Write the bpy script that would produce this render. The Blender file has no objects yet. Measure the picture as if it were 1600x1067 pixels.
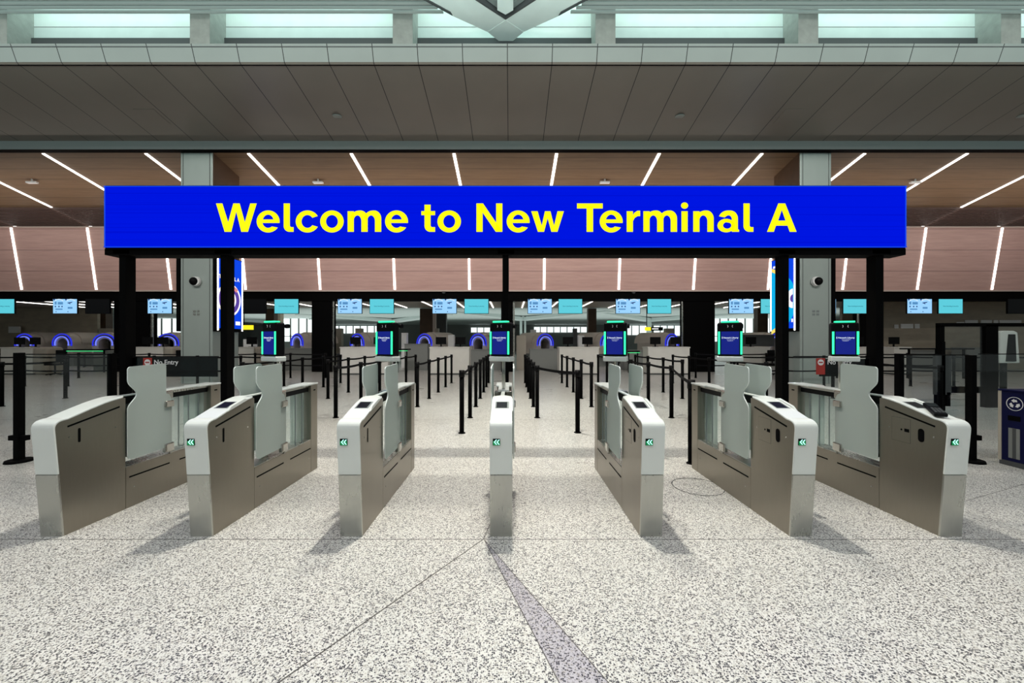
import bpy, math, random
from mathutils import Vector, Matrix
PI = math.pi
random.seed(7)
S = bpy.context.scene
COL = S.collection

# ---------------------------------------------------------------- camera, world, lights, exposure
F = 620.0          # focal length in pixels of the 1600 wide frame
VX, VY = 798.0, 533.5
H = 1.5
cd = bpy.data.cameras.new('camera'); cam = bpy.data.objects.new('camera', cd); COL.objects.link(cam)
cam.location = (0, 0, H); cam.rotation_euler = (PI/2, 0, 0)
cd.sensor_width = 36; cd.lens = 36*F/1600; cd.shift_x = (800-VX)/1600; cd.shift_y = 0
cd.clip_end = 300; cd.clip_start = 0.05
S.camera = cam
S.view_settings.view_transform = 'Standard'; S.view_settings.look = 'None'
S.view_settings.gamma = 1; S.view_settings.use_curve_mapping = False
S.view_settings.exposure = 0.0
S.cycles.use_denoising = True
S.cycles.max_bounces = 8; S.cycles.transparent_max_bounces = 24
S.cycles.sample_clamp_indirect = 4.0

w = bpy.data.worlds.new('world'); S.world = w; w.use_nodes = True
w.node_tree.nodes['Background'].inputs[0].default_value = (0.80, 0.90, 0.88, 1)
w.node_tree.nodes['Background'].inputs[1].default_value = 0.20

def area(name, loc, rot, sx, sy, power, color=(1, 1, 1), spread=PI):
    l = bpy.data.lights.new(name, 'AREA'); l.shape = 'RECTANGLE'; l.size = sx; l.size_y = sy
    l.energy = power; l.color = color; l.spread = spread
    o = bpy.data.objects.new(name, l); COL.objects.link(o); o.location = loc; o.rotation_euler = rot
    return o
# two high roof lamps of the departure hall, then two added fills
area('hall_lamp_or_fill', (0.0, 5.0, 9.9), (0, 0, 0), .3, .3, 225, (1.0, 0.95, 0.84), math.radians(95))
area('hall_lamp_or_fill', (0.0, 7.9, 10.0), (0, 0, 0), .45, .45, 205, (1.0, 0.95, 0.84), math.radians(90))
area('hall_lamp_or_fill', (0.0, -1.5, 11.0), (0, 0, 0), 24, 4, 720, (0.97, 0.98, 1.0), math.radians(110))  # added fill from behind the camera to brighten the foreground floor
area('hall_lamp_or_fill', (0.0, 3.0, 11.5), (math.radians(52), 0, 0), 32, 1, 520, (1.0, 0.96, 0.90), math.radians(75))  # added fill tilted forward to lift the columns, counters and bulkhead
# unseen fill added to brighten the slatted ceiling and the steel fork
area('slat_fill', (0, 8.3, 8.6), (math.radians(150), 0, 0), 50, .5, 600, (0.78, 1.0, 0.95))
# cove light above the clerestory
area('cove_lamp', (0, 10.95, 11.6), (math.radians(25), 0, 0), 60, 0.4, 800, (0.70, 1.0, 0.92))
# unseen fills added to brighten the checkpoint ceiling, the bulkhead and the wood ceiling
area('checkpoint_fill', (0, 38, 2.3), (PI, 0, 0), 60, 14, 1150, (0.92, 1.0, 0.97))
area('bulkhead_fill', (0, 15.0, 6.2), (math.radians(115), 0, 0), 56, .3, 420, (1.0, 0.90, 0.84))
area('wood_ceiling_fill', (0, 16.0, 5.6), (math.radians(180), 0, 0), 56, .3, 130, (1.0, 0.90, 0.78))

# ---------------------------------------------------------------- materials
def newmat(name):
    m = bpy.data.materials.new(name); m.use_nodes = True
    nt = m.node_tree; b = nt.nodes['Principled BSDF']
    return m, nt, b
def mat(name, col, rough=0.5, metal=0.0, emit=None, es=0.0, noise=0.0, nscale=8.0, stretch=(1, 1, 1), spec=0.5, coat=0.0):
    m, nt, b = newmat(name)
    b.inputs['Base Color'].default_value = (*col, 1)
    b.inputs['Roughness'].default_value = rough; b.inputs['Metallic'].default_value = metal
    b.inputs['Specular IOR Level'].default_value = spec
    b.inputs['Coat Weight'].default_value = coat
    if emit:
        b.inputs['Specular IOR Level'].default_value = 0
        b.inputs['Emission Color'].default_value = (*emit, 1); b.inputs['Emission Strength'].default_value = es
    if noise:
        tc = nt.nodes.new('ShaderNodeNewGeometry'); mp = nt.nodes.new('ShaderNodeMapping'); mp.inputs['Scale'].default_value = stretch
        nz = nt.nodes.new('ShaderNodeTexNoise'); nz.inputs['Scale'].default_value = nscale; nz.inputs['Detail'].default_value = 5
        nt.links.new(tc.outputs['Position'], mp.inputs['Vector']); nt.links.new(mp.outputs[0], nz.inputs['Vector'])
        mr = nt.nodes.new('ShaderNodeMapRange'); mr.inputs['From Min'].default_value = .3; mr.inputs['From Max'].default_value = .7
        mr.inputs['To Min'].default_value = 1-noise; mr.inputs['To Max'].default_value = 1+noise
        nt.links.new(nz.outputs[0], mr.inputs['Value'])
        mx = nt.nodes.new('ShaderNodeMix'); mx.data_type = 'RGBA'; mx.blend_type = 'MULTIPLY'; mx.inputs['Factor'].default_value = 1
        mx.inputs['A'].default_value = (*col, 1); nt.links.new(mr.outputs[0], mx.inputs['B'])
        nt.links.new(mx.outputs['Result'], b.inputs['Base Color'])
    return m
def N(nt, t, **kw):
    n = nt.nodes.new(t)
    for k, v in kw.items(): setattr(n, k, v)
    return n
def math_(nt, op, a, b=None, c=None):
    n = nt.nodes.new('ShaderNodeMath'); n.operation = op
    for i, v in enumerate((a, b, c)):
        if v is None: continue
        if isinstance(v, (int, float)): n.inputs[i].default_value = v
        else: nt.links.new(v, n.inputs[i])
    return n.outputs[0]
def mixc(nt, f, a, b):
    n = nt.nodes.new('ShaderNodeMix'); n.data_type = 'RGBA'
    for s, v in (('Factor', f), ('A', a), ('B', b)):
        if isinstance(v, tuple): n.inputs[s].default_value = (*v, 1)
        elif isinstance(v, (int, float)): n.inputs[s].default_value = v
        else: nt.links.new(v, n.inputs[s])
    return n.outputs['Result']
def pos(nt):
    g = nt.nodes.new('ShaderNodeNewGeometry'); s = nt.nodes.new('ShaderNodeSeparateXYZ')
    nt.links.new(g.outputs['Position'], s.inputs[0])
    return g.outputs['Position'], s.outputs[0], s.outputs[1], s.outputs[2]
def line_mask(nt, v, period, off, width):      # 1 on a thin line every period
    t = math_(nt, 'SUBTRACT', v, off); t = math_(nt, 'DIVIDE', t, period); t = math_(nt, 'FRACT', t)
    t = math_(nt, 'SUBTRACT', t, .5); t = math_(nt, 'ABSOLUTE', t); return math_(nt, 'GREATER_THAN', t, .5-width/period/2)

SEAM = -0.09
def panel_mat(name, col, rough, noise=.06):
    m, nt, b = newmat(name); P, x, y, z = pos(nt)
    k = line_mask(nt, x, 1.22, SEAM, .022)
    nz = N(nt, 'ShaderNodeTexNoise'); nz.inputs['Scale'].default_value = .7; nz.inputs['Detail'].default_value = 3
    nt.links.new(P, nz.inputs['Vector'])
    v = math_(nt, 'MULTIPLY_ADD', nz.outputs[0], noise*4, 1-noise*2)
    mx = nt.nodes.new('ShaderNodeMix'); mx.data_type = 'RGBA'; mx.blend_type = 'MULTIPLY'; mx.inputs['Factor'].default_value = 1
    mx.inputs['A'].default_value = (*col, 1); nt.links.new(v, mx.inputs['B'])
    nt.links.new(mixc(nt, k, mx.outputs['Result'], (.008, .007, .007)), b.inputs['Base Color'])
    b.inputs['Roughness'].default_value = rough
    return m
def wood_mat(name, ca, cb, lines, rough=.5, axis='z', period=.3, off=0., lw=.012):
    m, nt, b = newmat(name); P, x, y, z = pos(nt)
    mp = N(nt, 'ShaderNodeMapping'); mp.inputs['Scale'].default_value = (.5, 6, 6); nt.links.new(P, mp.inputs[0])
    nz = N(nt, 'ShaderNodeTexNoise'); nz.inputs['Scale'].default_value = 1.6; nz.inputs['Detail'].default_value = 8
    nz.inputs['Roughness'].default_value = .65; nt.links.new(mp.outputs[0], nz.inputs['Vector'])
    f = math_(nt, 'MULTIPLY_ADD', nz.outputs[0], 2.2, -.6)
    n2 = N(nt, 'ShaderNodeMath', operation='ADD', use_clamp=True); nt.links.new(f, n2.inputs[0]); n2.inputs[1].default_value = 0
    c = mixc(nt, n2.outputs[0], ca, cb)
    if lines: c = mixc(nt, line_mask(nt, z if axis == 'z' else y, period, off, lw), c, tuple(v*.35 for v in ca))
    nt.links.new(c, b.inputs['Base Color']); b.inputs['Roughness'].default_value = rough
    return m

def floor_mat():
    m, nt, b = newmat('terrazzo'); P, x, y, z = pos(nt)
    f2 = N(nt, 'ShaderNodeCombineXYZ'); nt.links.new(x, f2.inputs[0]); nt.links.new(y, f2.inputs[1])
    V = f2.outputs[0]
    wob = N(nt, 'ShaderNodeTexNoise'); wob.inputs['Scale'].default_value = 90; nt.links.new(V, wob.inputs['Vector'])
    va = N(nt, 'ShaderNodeVectorMath', operation='SCALE'); nt.links.new(wob.outputs['Color'], va.inputs[0]); va.inputs['Scale'].default_value = .0022
    vb = N(nt, 'ShaderNodeVectorMath', operation='ADD'); nt.links.new(V, vb.inputs[0]); nt.links.new(va.outputs[0], vb.inputs[1])
    def chips(scale, thr_r, thr_d):
        v = N(nt, 'ShaderNodeTexVoronoi', voronoi_dimensions='2D'); v.inputs['Scale'].default_value = scale
        nt.links.new(vb.outputs[0], v.inputs['Vector'])
        s = N(nt, 'ShaderNodeSeparateColor'); nt.links.new(v.outputs['Color'], s.inputs[0])
        a = math_(nt, 'LESS_THAN', s.outputs[0], thr_r); d = math_(nt, 'LESS_THAN', v.outputs['Distance'], thr_d)
        return math_(nt, 'MULTIPLY', a, d), s.outputs[1]
    k1, r1 = chips(112, .31, .48)
    k2, r2 = chips(175, .30, .46)
    k3, r3 = chips(85, .30, .45)
    big = N(nt, 'ShaderNodeTexNoise'); big.inputs['Scale'].default_value = .9; big.inputs['Detail'].default_value = 3; nt.links.new(V, big.inputs['Vector'])
    base = mixc(nt, big.outputs[0], (.60, .595, .56), (.70, .695, .655))
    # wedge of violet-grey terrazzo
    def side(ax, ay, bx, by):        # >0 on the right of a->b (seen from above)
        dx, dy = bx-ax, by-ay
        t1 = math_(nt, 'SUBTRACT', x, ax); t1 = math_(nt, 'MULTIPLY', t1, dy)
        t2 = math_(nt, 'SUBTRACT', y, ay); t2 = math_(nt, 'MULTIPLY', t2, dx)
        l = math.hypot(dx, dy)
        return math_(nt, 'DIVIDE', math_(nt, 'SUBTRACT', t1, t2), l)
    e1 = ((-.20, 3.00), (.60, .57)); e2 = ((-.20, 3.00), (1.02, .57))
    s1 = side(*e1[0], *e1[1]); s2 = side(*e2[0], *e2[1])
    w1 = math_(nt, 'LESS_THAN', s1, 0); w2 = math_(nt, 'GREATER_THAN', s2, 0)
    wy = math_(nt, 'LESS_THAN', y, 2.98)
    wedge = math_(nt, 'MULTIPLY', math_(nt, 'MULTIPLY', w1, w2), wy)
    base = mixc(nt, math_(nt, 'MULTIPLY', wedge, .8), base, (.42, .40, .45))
    c = mixc(nt, math_(nt, 'MULTIPLY', k3, .55), base, (.36, .33, .28))
    c = mixc(nt, math_(nt, 'MULTIPLY', k2, .75), c, (.10, .095, .10))
    c = mixc(nt, math_(nt, 'MULTIPLY', k1, .95), c, (.018, .018, .03))
    # brass/zinc joints
    def seg(ax, ay, bx, by, wd):
        dx, dy = bx-ax, by-ay; L = math.hypot(dx, dy)
        u = math_(nt, 'ADD', math_(nt, 'MULTIPLY', math_(nt, 'SUBTRACT', x, ax), dx/L), math_(nt, 'MULTIPLY', math_(nt, 'SUBTRACT', y, ay), dy/L))
        dd = math_(nt, 'ABSOLUTE', side(ax, ay, bx, by))
        i = math_(nt, 'LESS_THAN', dd, wd/2)
        i = math_(nt, 'MULTIPLY', i, math_(nt, 'GREATER_THAN', u, 0)); return math_(nt, 'MULTIPLY', i, math_(nt, 'LESS_THAN', u, L))
    segs = [(-40, 3.01, 40, 3.01, .008), (-.205, 3.015, -1.79, .55, .009), (-.205, 3.015, -.11, 3.7, .006), (*e1[0], *e1[1], .005), (*e2[0], *e2[1], .005),
            (-40, 7.6, 40, 7.6, .012), (-40, 13, 40, 13, .015), (1.1, 6.6, 2.4, 4.4, .006), (3.0, 8.2, 5.6, 7.2, .008), (-3.6, 8.6, -1.2, 7.2, .008),
            (-9, 5.2, -4, 3.9, .006), (-12, 6.5, -6, 9.5, .01), (4.2, 3.7, 9, 5.6, .006)]
    tot = None
    for s in segs:
        q = seg(*s); tot = q if tot is None else math_(nt, 'MAXIMUM', tot, q)
    c = mixc(nt, math_(nt, 'MULTIPLY', tot, .97), c, (.05, .045, .04))
    nt.links.new(c, b.inputs['Base Color'])
    n3 = N(nt, 'ShaderNodeTexNoise'); n3.inputs['Scale'].default_value = 1.3; n3.inputs['Detail'].default_value = 4; nt.links.new(V, n3.inputs['Vector'])
    nt.links.new(math_(nt, 'MULTIPLY_ADD', n3.outputs[0], .16, .22), b.inputs['Roughness'])
    b.inputs['Specular IOR Level'].default_value = .45
    return m

def steel_mat(name, col, rough=.33, stretch=(14, 14, 2), metal=.85):
    m, nt, b = newmat(name); b.inputs['Metallic'].default_value = metal
    g = N(nt, 'ShaderNodeNewGeometry'); mp = N(nt, 'ShaderNodeMapping'); mp.inputs['Scale'].default_value = stretch
    nt.links.new(g.outputs['Position'], mp.inputs[0])
    nz = N(nt, 'ShaderNodeTexNoise'); nz.inputs['Scale'].default_value = 4; nz.inputs['Detail'].default_value = 6; nt.links.new(mp.outputs[0], nz.inputs['Vector'])
    n2 = N(nt, 'ShaderNodeTexNoise'); n2.inputs['Scale'].default_value = 2.2; nt.links.new(g.outputs['Position'], n2.inputs['Vector'])
    a = math_(nt, 'MULTIPLY_ADD', nz.outputs[0], .06, rough-.03)
    a = math_(nt, 'ADD', a, math_(nt, 'MULTIPLY_ADD', n2.outputs[0], .16, -.08))
    nt.links.new(a, b.inputs['Roughness'])
    v = math_(nt, 'MULTIPLY_ADD', nz.outputs[0], .10, .95)
    mx = nt.nodes.new('ShaderNodeMix'); mx.data_type = 'RGBA'; mx.blend_type = 'MULTIPLY'; mx.inputs['Factor'].default_value = 1
    mx.inputs['A'].default_value = (*col, 1); nt.links.new(v, mx.inputs['B'])
    nt.links.new(mx.outputs['Result'], b.inputs['Base Color'])
    return m
def glass_mat(name, tint, trans, rough=.02, gl=.12, diff=None):
    m = bpy.data.materials.new(name); m.use_nodes = True; nt = m.node_tree; nt.nodes.clear()
    o = N(nt, 'ShaderNodeOutputMaterial'); t = N(nt, 'ShaderNodeBsdfTransparent'); t.inputs[0].default_value = (*tint, 1)
    g = N(nt, 'ShaderNodeBsdfGlossy'); g.inputs[0].default_value = (1, 1, 1, 1); g.inputs['Roughness'].default_value = rough
    mx = N(nt, 'ShaderNodeMixShader'); mx.inputs[0].default_value = gl
    if diff:
        d = N(nt, 'ShaderNodeBsdfDiffuse'); d.inputs[0].default_value = (*diff, 1)
        tl = N(nt, 'ShaderNodeBsdfTranslucent'); tl.inputs[0].default_value = (*diff, 1)
        m2 = N(nt, 'ShaderNodeMixShader'); m2.inputs[0].default_value = .4
        nt.links.new(d.outputs[0], m2.inputs[1]); nt.links.new(tl.outputs[0], m2.inputs[2])
        m3 = N(nt, 'ShaderNodeMixShader'); m3.inputs[0].default_value = 1-trans
        nt.links.new(t.outputs[0], m3.inputs[1]); nt.links.new(m2.outputs[0], m3.inputs[2]); base = m3.outputs[0]
    else: base = t.outputs[0]
    nt.links.new(base, mx.inputs[1]); nt.links.new(g.outputs[0], mx.inputs[2]); nt.links.new(mx.outputs[0], o.inputs[0])
    return m
def emis(name, col, s=1.0):
    return mat(name, (.02, .02, .02), .4, emit=col, es=s)

M = dict(
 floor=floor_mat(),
 soffit=panel_mat('soffit_panel', (.20, .172, .150), .36),
 fascia=panel_mat('fascia_panel', (.29, .315, .30), .45),
 edge=mat('edge_metal', (.22, .25, .25), .5),
 black=mat('black_paint', (.0018, .0018, .002), .7, spec=.05),
 blacksoft=mat('black_plastic', (.003, .003, .0035), .5, spec=.1),
 belt=mat('belt_webbing', (.005, .005, .006), .8, spec=.1),
 white=mat('white_shell', (.72, .76, .73), .28, coat=.3),
 steel=steel_mat('brushed_steel', (.30, .272, .228), .34),
 steelb=steel_mat('bright_steel', (.50, .50, .46), .28),
 hinge=mat('hinge_metal', (.55, .54, .50), .22, 1.0),
 column=steel_mat('column_cladding', (.42, .48, .455), .42, (1, 1, .4), .35),
 frost=glass_mat('frosted_glass', (.80, .90, .87), .22, .35, .05, (.62, .68, .65)),
 frost2=glass_mat('frosted_glass_back', (.70, .80, .82), .15, .35, .06, (.36, .43, .45)),
 rim=mat('glass_rim', (.74, .80, .77), .3),
 clear=glass_mat('clear_glass', (.96, .985, .98), .9, .02, .04),
 tint=glass_mat('dark_band_glass', (.10, .14, .15), .1, .05, .05),
 greenglass=glass_mat('green_edge_glass', (.93, .98, .97), .62, .1, .05, (.55, .64, .61)),
 wood=wood_mat('ceiling_wood', (.155, .092, .050), (.225, .142, .080), True, .5, 'y', .62, .1, .02),
 bulk=wood_mat('bulkhead_wood', (.56, .33, .29), (.70, .46, .41), True, .5, 'z', .985, .01, .02),
 pale=mat('pale_strip', (.62, .50, .45), .5),
 louver=mat('dark_louver', (.075, .042, .034), .6),
 led=emis('led_strip', (1.0, .96, .90), 5.0),
 concrete=mat('pier_concrete', (.30, .31, .29), .8, noise=.1, nscale=6),
 whitewall=mat('white_plaster', (.72, .80, .78), .7, noise=.04, nscale=2),
 slat=mat('ceiling_slat', (.42, .46, .45), .5),
 taupe=mat('taupe_panel', (.40, .34, .26), .45, noise=.12, nscale=1.5, stretch=(1, 1, 3)),
 brown=mat('brown_panel', (.085, .045, .025), .5, noise=.15, nscale=3),
 grey=mat('grey_panel', (.22, .23, .22), .6),
 greydark=mat('dark_grey_panel', (.06, .065, .068), .6),
 counter=mat('counter_front', (.74, .72, .67), .5, noise=.04, nscale=3),
 counter2=mat('counter_side', (.40, .36, .30), .5),
 beige=mat('scanner_shell', (.66, .59, .53), .45),
 blueled=emis('blue_ring', (.02, .03, .75), 1.0),
 blueled2=emis('pale_blue_ring', (.15, .20, 1.0), 1.2),
 winlight=emis('daylight_pane', (.88, 1.0, .98), 1.5),
 green=emis('green_led', (.03, 1.0, .36), 1.9),
 greenmid=emis('green_glow', (.0, .30, .08), .8),
 kblue=emis('kiosk_blue', (.002, .012, .24), .9),
 ktext=emis('kiosk_text', (.75, .85, 1.0), 1.0),
 teal=emis('teal_screen', (.12, .68, .80), .90),
 tealtxt=emis('teal_text', (.01, .20, .32), .5),
 info=emis('info_screen', (.33, .66, 1.0), 1.0),
 infohi=emis('info_arc', (.70, .86, 1.0), 1.0),
 infonavy=emis('info_navy', (.01, .04, .22), .8),
 infogrey=emis('info_greyblue', (.10, .30, .60), .9),
 yellow=emis('sign_yellow', (1.0, 1.0, .0), 1.0),
 signyel=emis('exit_yellow', (1.0, .85, .02), 1.1),
 whitee=emis('white_lettering', (1, 1, 1), .9),
 red=mat('red_sign', (.42, .035, .025), .5),
 whitep=mat('white_print', (.85, .85, .85), .5),
 adblue=emis('advert_blue', (.0, .06, .80), 1.0),
 adcyan=emis('advert_cyan', (.0, .45, .85), 1.0),
 adyel=emis('advert_yellow', (.95, .75, .15), 1.0),
 adwhite=emis('advert_white', (.95, .92, .95), 1.1),
 adpink=emis('advert_pink', (.75, .25, .25), 1.0),
 adpurple=emis('advert_purple', (.10, .05, .35), 1.0),
 navy=mat('bin_navy', (.004, .005, .045), .6, spec=.15),
 greenline=emis('green_line', (.05, 1.0, .30), .9),
 arrowc=emis('arrow_cyan', (.45, 1.0, .85), 1.5),
 adpurple2=mat('ring_collar', (.10, .09, .16), .4),
 screenoff=mat('screen_off', (.003, .003, .005), .3, spec=.2),
)
def sign_mat():
    m, nt, b = newmat('led_wall_blue'); P, x, y, z = pos(nt)
    nz = N(nt, 'ShaderNodeTexNoise'); nz.inputs['Scale'].default_value = 1; nz.inputs['Detail'].default_value = 2
    mp = N(nt, 'ShaderNodeMapping'); mp.inputs['Scale'].default_value = (.05, 1, 55); nt.links.new(P, mp.inputs[0]); nt.links.new(mp.outputs[0], nz.inputs['Vector'])
    k = math_(nt, 'GREATER_THAN', nz.outputs[0], .60)
    c = mixc(nt, math_(nt, 'MULTIPLY', k, .35), (.0, .008, .76), (.0, .002, .55))
    b.inputs['Base Color'].default_value = (.0, .0, .0, 1); b.inputs['Specular IOR Level'].default_value = .0
    nt.links.new(c, b.inputs['Emission Color']); b.inputs['Emission Strength'].default_value = 1.0
    return m
M['sign'] = sign_mat()

# ---------------------------------------------------------------- mesh helpers
class MB:
    def __init__(s): s.v = []; s.f = []; s.m = []; s.mats = []; s.sm = []
    def mi(s, m):
        if m not in s.mats: s.mats.append(m)
        return s.mats.index(m)
    def add(s, vs, fs, m=None, smooth=False):
        b = len(s.v); s.v += [tuple(v) for v in vs]; k = s.mi(m) if m else 0
        for f in fs: s.f.append([i+b for i in f]); s.m.append(k); s.sm.append(smooth)
        return s
    def box(s, x0, x1, y0, y1, z0, z1, m=None, mtx=None):
        vs = [(x, y, z) for x in (x0, x1) for y in (y0, y1) for z in (z0, z1)]
        if mtx: vs = [mtx @ Vector(v) for v in vs]
        return s.add(vs, [(0, 1, 3, 2), (4, 6, 7, 5), (0, 4, 5, 1), (2, 3, 7, 6), (0, 2, 6, 4), (1, 5, 7, 3)], m)
    def prism(s, poly, axis, a, b, m=None, medge=None, mtx=None):
        def P(p, t):
            v = {'x': (t, p[0], p[1]), 'y': (p[0], t, p[1]), 'z': (p[0], p[1], t)}[axis]
            return mtx @ Vector(v) if mtx else v
        n = len(poly); A = sum(poly[i][0]*poly[(i+1) % n][1]-poly[(i+1) % n][0]*poly[i][1] for i in range(n))
        if A < 0: poly = poly[::-1]
        vs = [P(p, a) for p in poly]+[P(p, b) for p in poly]
        lo, hi = list(range(n))[::-1], list(range(n, 2*n))
        sd = [(i, (i+1) % n, n+(i+1) % n, n+i) for i in range(n)]
        if axis == 'y':
            lo, hi = lo[::-1], hi[::-1]; sd = [q[::-1] for q in sd]
        s.add(vs, [lo, hi], m)
        b0 = len(s.v)-2*n; k = s.mi(medge or m) if (medge or m) else 0
        for q in sd: s.f.append([i+b0 for i in q]); s.m.append(k); s.sm.append(False)
        return s
    def tube(s, p0, p1, r, r2=None, seg=16, m=None, cap=True):
        p0, p1 = Vector(p0), Vector(p1); d = (p1-p0).normalized(); r2 = r if r2 is None else r2
        u = d.orthogonal().normalized(); v = d.cross(u)
        vs = []
        for p, rr in ((p0, r), (p1, r2)):
            for i in range(seg):
                a = 2*PI*i/seg; vs.append(p+(u*math.cos(a)+v*math.sin(a))*rr)
        s.add(vs, [(i, (i+1) % seg, seg+(i+1) % seg, seg+i) for i in range(seg)], m, True)
        if cap:
            b0 = len(s.v)-2*seg; k = s.mi(m) if m else 0
            s.f += [[b0+i for i in range(seg)][::-1], [b0+seg+i for i in range(seg)]]; s.m += [k, k]; s.sm += [False, False]
        return s
    def ring(s, c, ro, ri, y0, y1, a0, a1, m=None, seg=24, squash=1.0):   # arch in the xz plane
        full = abs(a1-a0) >= 2*PI-1e-6
        n = seg+1; vs = []
        for i in range(n):
            a = a0+(a1-a0)*i/seg
            for r in (ro, ri):
                for y in (y0, y1): vs.append((c[0]+r*math.cos(a), c[1]+y, c[2]+r*math.sin(a)*squash))
        fs = []
        for i in range(seg):
            a, b = 4*i, 4*i+4
            fs += [(a, a+1, b+1, b), (a+2, b+2, b+3, a+3), (a, b, b+2, a+2), (a+1, a+3, b+3, b+1)]
        if not full: fs += [(0, 2, 3, 1), (4*seg, 4*seg+1, 4*seg+3, 4*seg+2)]
        return s.add(vs, fs, m)
    def build(s, name, m=None, parent=None, bevel=0, seg=2, label=None):
        me = bpy.data.meshes.new(name); me.from_pydata(s.v, [], s.f)
        if s.mats:
            for k in s.mats: me.materials.append(M[k])
            for p, k, q in zip(me.polygons, s.m, s.sm): p.material_index = k; p.use_smooth = q
        else:
            me.materials.append(M[m])
            for p, q in zip(me.polygons, s.sm): p.use_smooth = q
        me.update()
        o = bpy.data.objects.new(name, me); COL.objects.link(o)
        if parent: o.parent = parent
        if bevel:
            b = o.modifiers.new('bevel', 'BEVEL'); b.width = bevel; b.segments = seg; b.limit_method = 'ANGLE'; b.angle_limit = .6
            b.harden_normals = False
        if label: o['label'] = label
        return o
def tag(o, label, cat, group=None):
    o['label'] = label; o['category'] = cat
    if group: o['group'] = group
    return o
def thing(name, label, cat, loc=(0, 0, 0), rz=0, group=None):
    o = bpy.data.objects.new(name, None); COL.objects.link(o); o.location = loc; o.rotation_euler = (0, 0, rz)
    o.empty_display_size = .1
    return tag(o, label, cat, group)
def struct(o): o['kind'] = 'structure'; return o
def X(px, d): return (px-VX)*d/F
def Z(py, d): return H+(VY-py)*d/F
def text_mesh(s, size, m, parent, name, loc, rot=(PI/2, 0, 0), bold=0.0, align='CENTER', sx=1):
    c = bpy.data.curves.new(name, 'FONT'); c.body = s; c.size = size; c.align_x = align; c.align_y = 'CENTER'; c.offset = bold*size; c.extrude = .0006
    t = bpy.data.objects.new('t', c); COL.objects.link(t)
    bpy.context.view_layer.update()
    me = bpy.data.meshes.new_from_object(t); bpy.data.objects.remove(t)
    me.materials.clear(); me.materials.append(M[m])
    for p in me.polygons: p.material_index = 0
    o = bpy.data.objects.new(name, me); COL.objects.link(o); o.parent = parent; o.location = loc; o.rotation_euler = rot; o.scale = (sx, 1, 1)
    return o
ORD = ['first', 'second', 'third', 'fourth', 'fifth', 'sixth', 'seventh', 'eighth', 'ninth', 'tenth', 'eleventh', 'twelfth', 'thirteenth', 'fourteenth', 'fifteenth', 'sixteenth']

# ---------------------------------------------------------------- the setting
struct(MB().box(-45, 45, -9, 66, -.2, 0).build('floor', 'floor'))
# soffit over the portal: fascia, sloping panels, back edge
XW = 34
SO = [(10.71, 9.54), (10.85, 9.14), (10.90, 9.10), (13.85, 8.50), (13.85, 8.21), (13.98, 8.21), (13.98, 9.54)]
def strip(name, pts, m, x0=-XW, x1=XW):
    mb = MB()
    for (a, b) in zip(pts[:-1], pts[1:]):
        mb.add([(x0, *a), (x1, *a), (x1, *b), (x0, *b)], [(0, 1, 2, 3)])
    return struct(mb.build(name, m))
so = strip('ceiling', SO[2:4], 'soffit')
fa = strip('trim_1', SO[:2], 'fascia'); strip('trim_2', SO[1:3], 'soffit')
struct(MB().box(-XW, XW, 13.85, 13.87, 8.21, 8.52).build('trim_3', 'edge'))
struct(MB().box(-XW, XW, 10.73, 13.98, 9.46, 9.54).build('trim_4', 'greydark'))
struct(MB().box(-XW, XW, 13.88, 14.08, 8.195, 9.5).build('trim_5', 'black'))
# ---- clerestory bay
struct(MB().box(-XW, XW, 11.35, 11.5, 9.54, 12.6).build('wall_clerestory', 'whitewall'))
struct(MB().box(-XW, XW, 11.345, 11.352, 10.49, 10.50).build('trim_6', 'greydark')); struct(MB().box(-XW, XW, 11.28, 11.35, 9.54, 10.13).build('ledge_shade', 'greydark')); struct(MB().box(-XW, XW, 10.897, 10.912, 9.078, 9.104).build('trim_11', 'black'))  # dark lower strip paints in the shadow along the clerestory ledge
struct(MB().box(-XW, XW, 10.62, 11.5, 12.5, 12.6).build('ceiling', 'whitewall'))
k = 0
for i in range(-6, 7):
    xc = X(629, 10.73)+5.49*i+.0
    p = MB().box(xc-.27, xc+.27, 10.74, 11.35, 9.54, 12.5).build('pier', 'concrete'); struct(p)
# slatted ceiling strip, cut around the forked steel
sl = MB()
for j in range(7):
    y = 10.62-.115*j; z0 = 10.27+.02*j
    vx = .35+(10.62+.65-y)*1.12      # edge of the opening for the fork
    for sg in (-1, 1):
        a, b = sorted((sg*(vx+.62)-.1, sg*XW)); sl.box(a, b, y-.066, y, z0, z0+.05)
struct(sl.build('ceiling_slats', 'slat'))
struct(MB().box(-XW, -1.9, 9.6, 10.66, 10.50, 10.56).box(1.9, XW, 9.6, 10.66, 10.50, 10.56).build('ceiling', 'black'))
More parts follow.
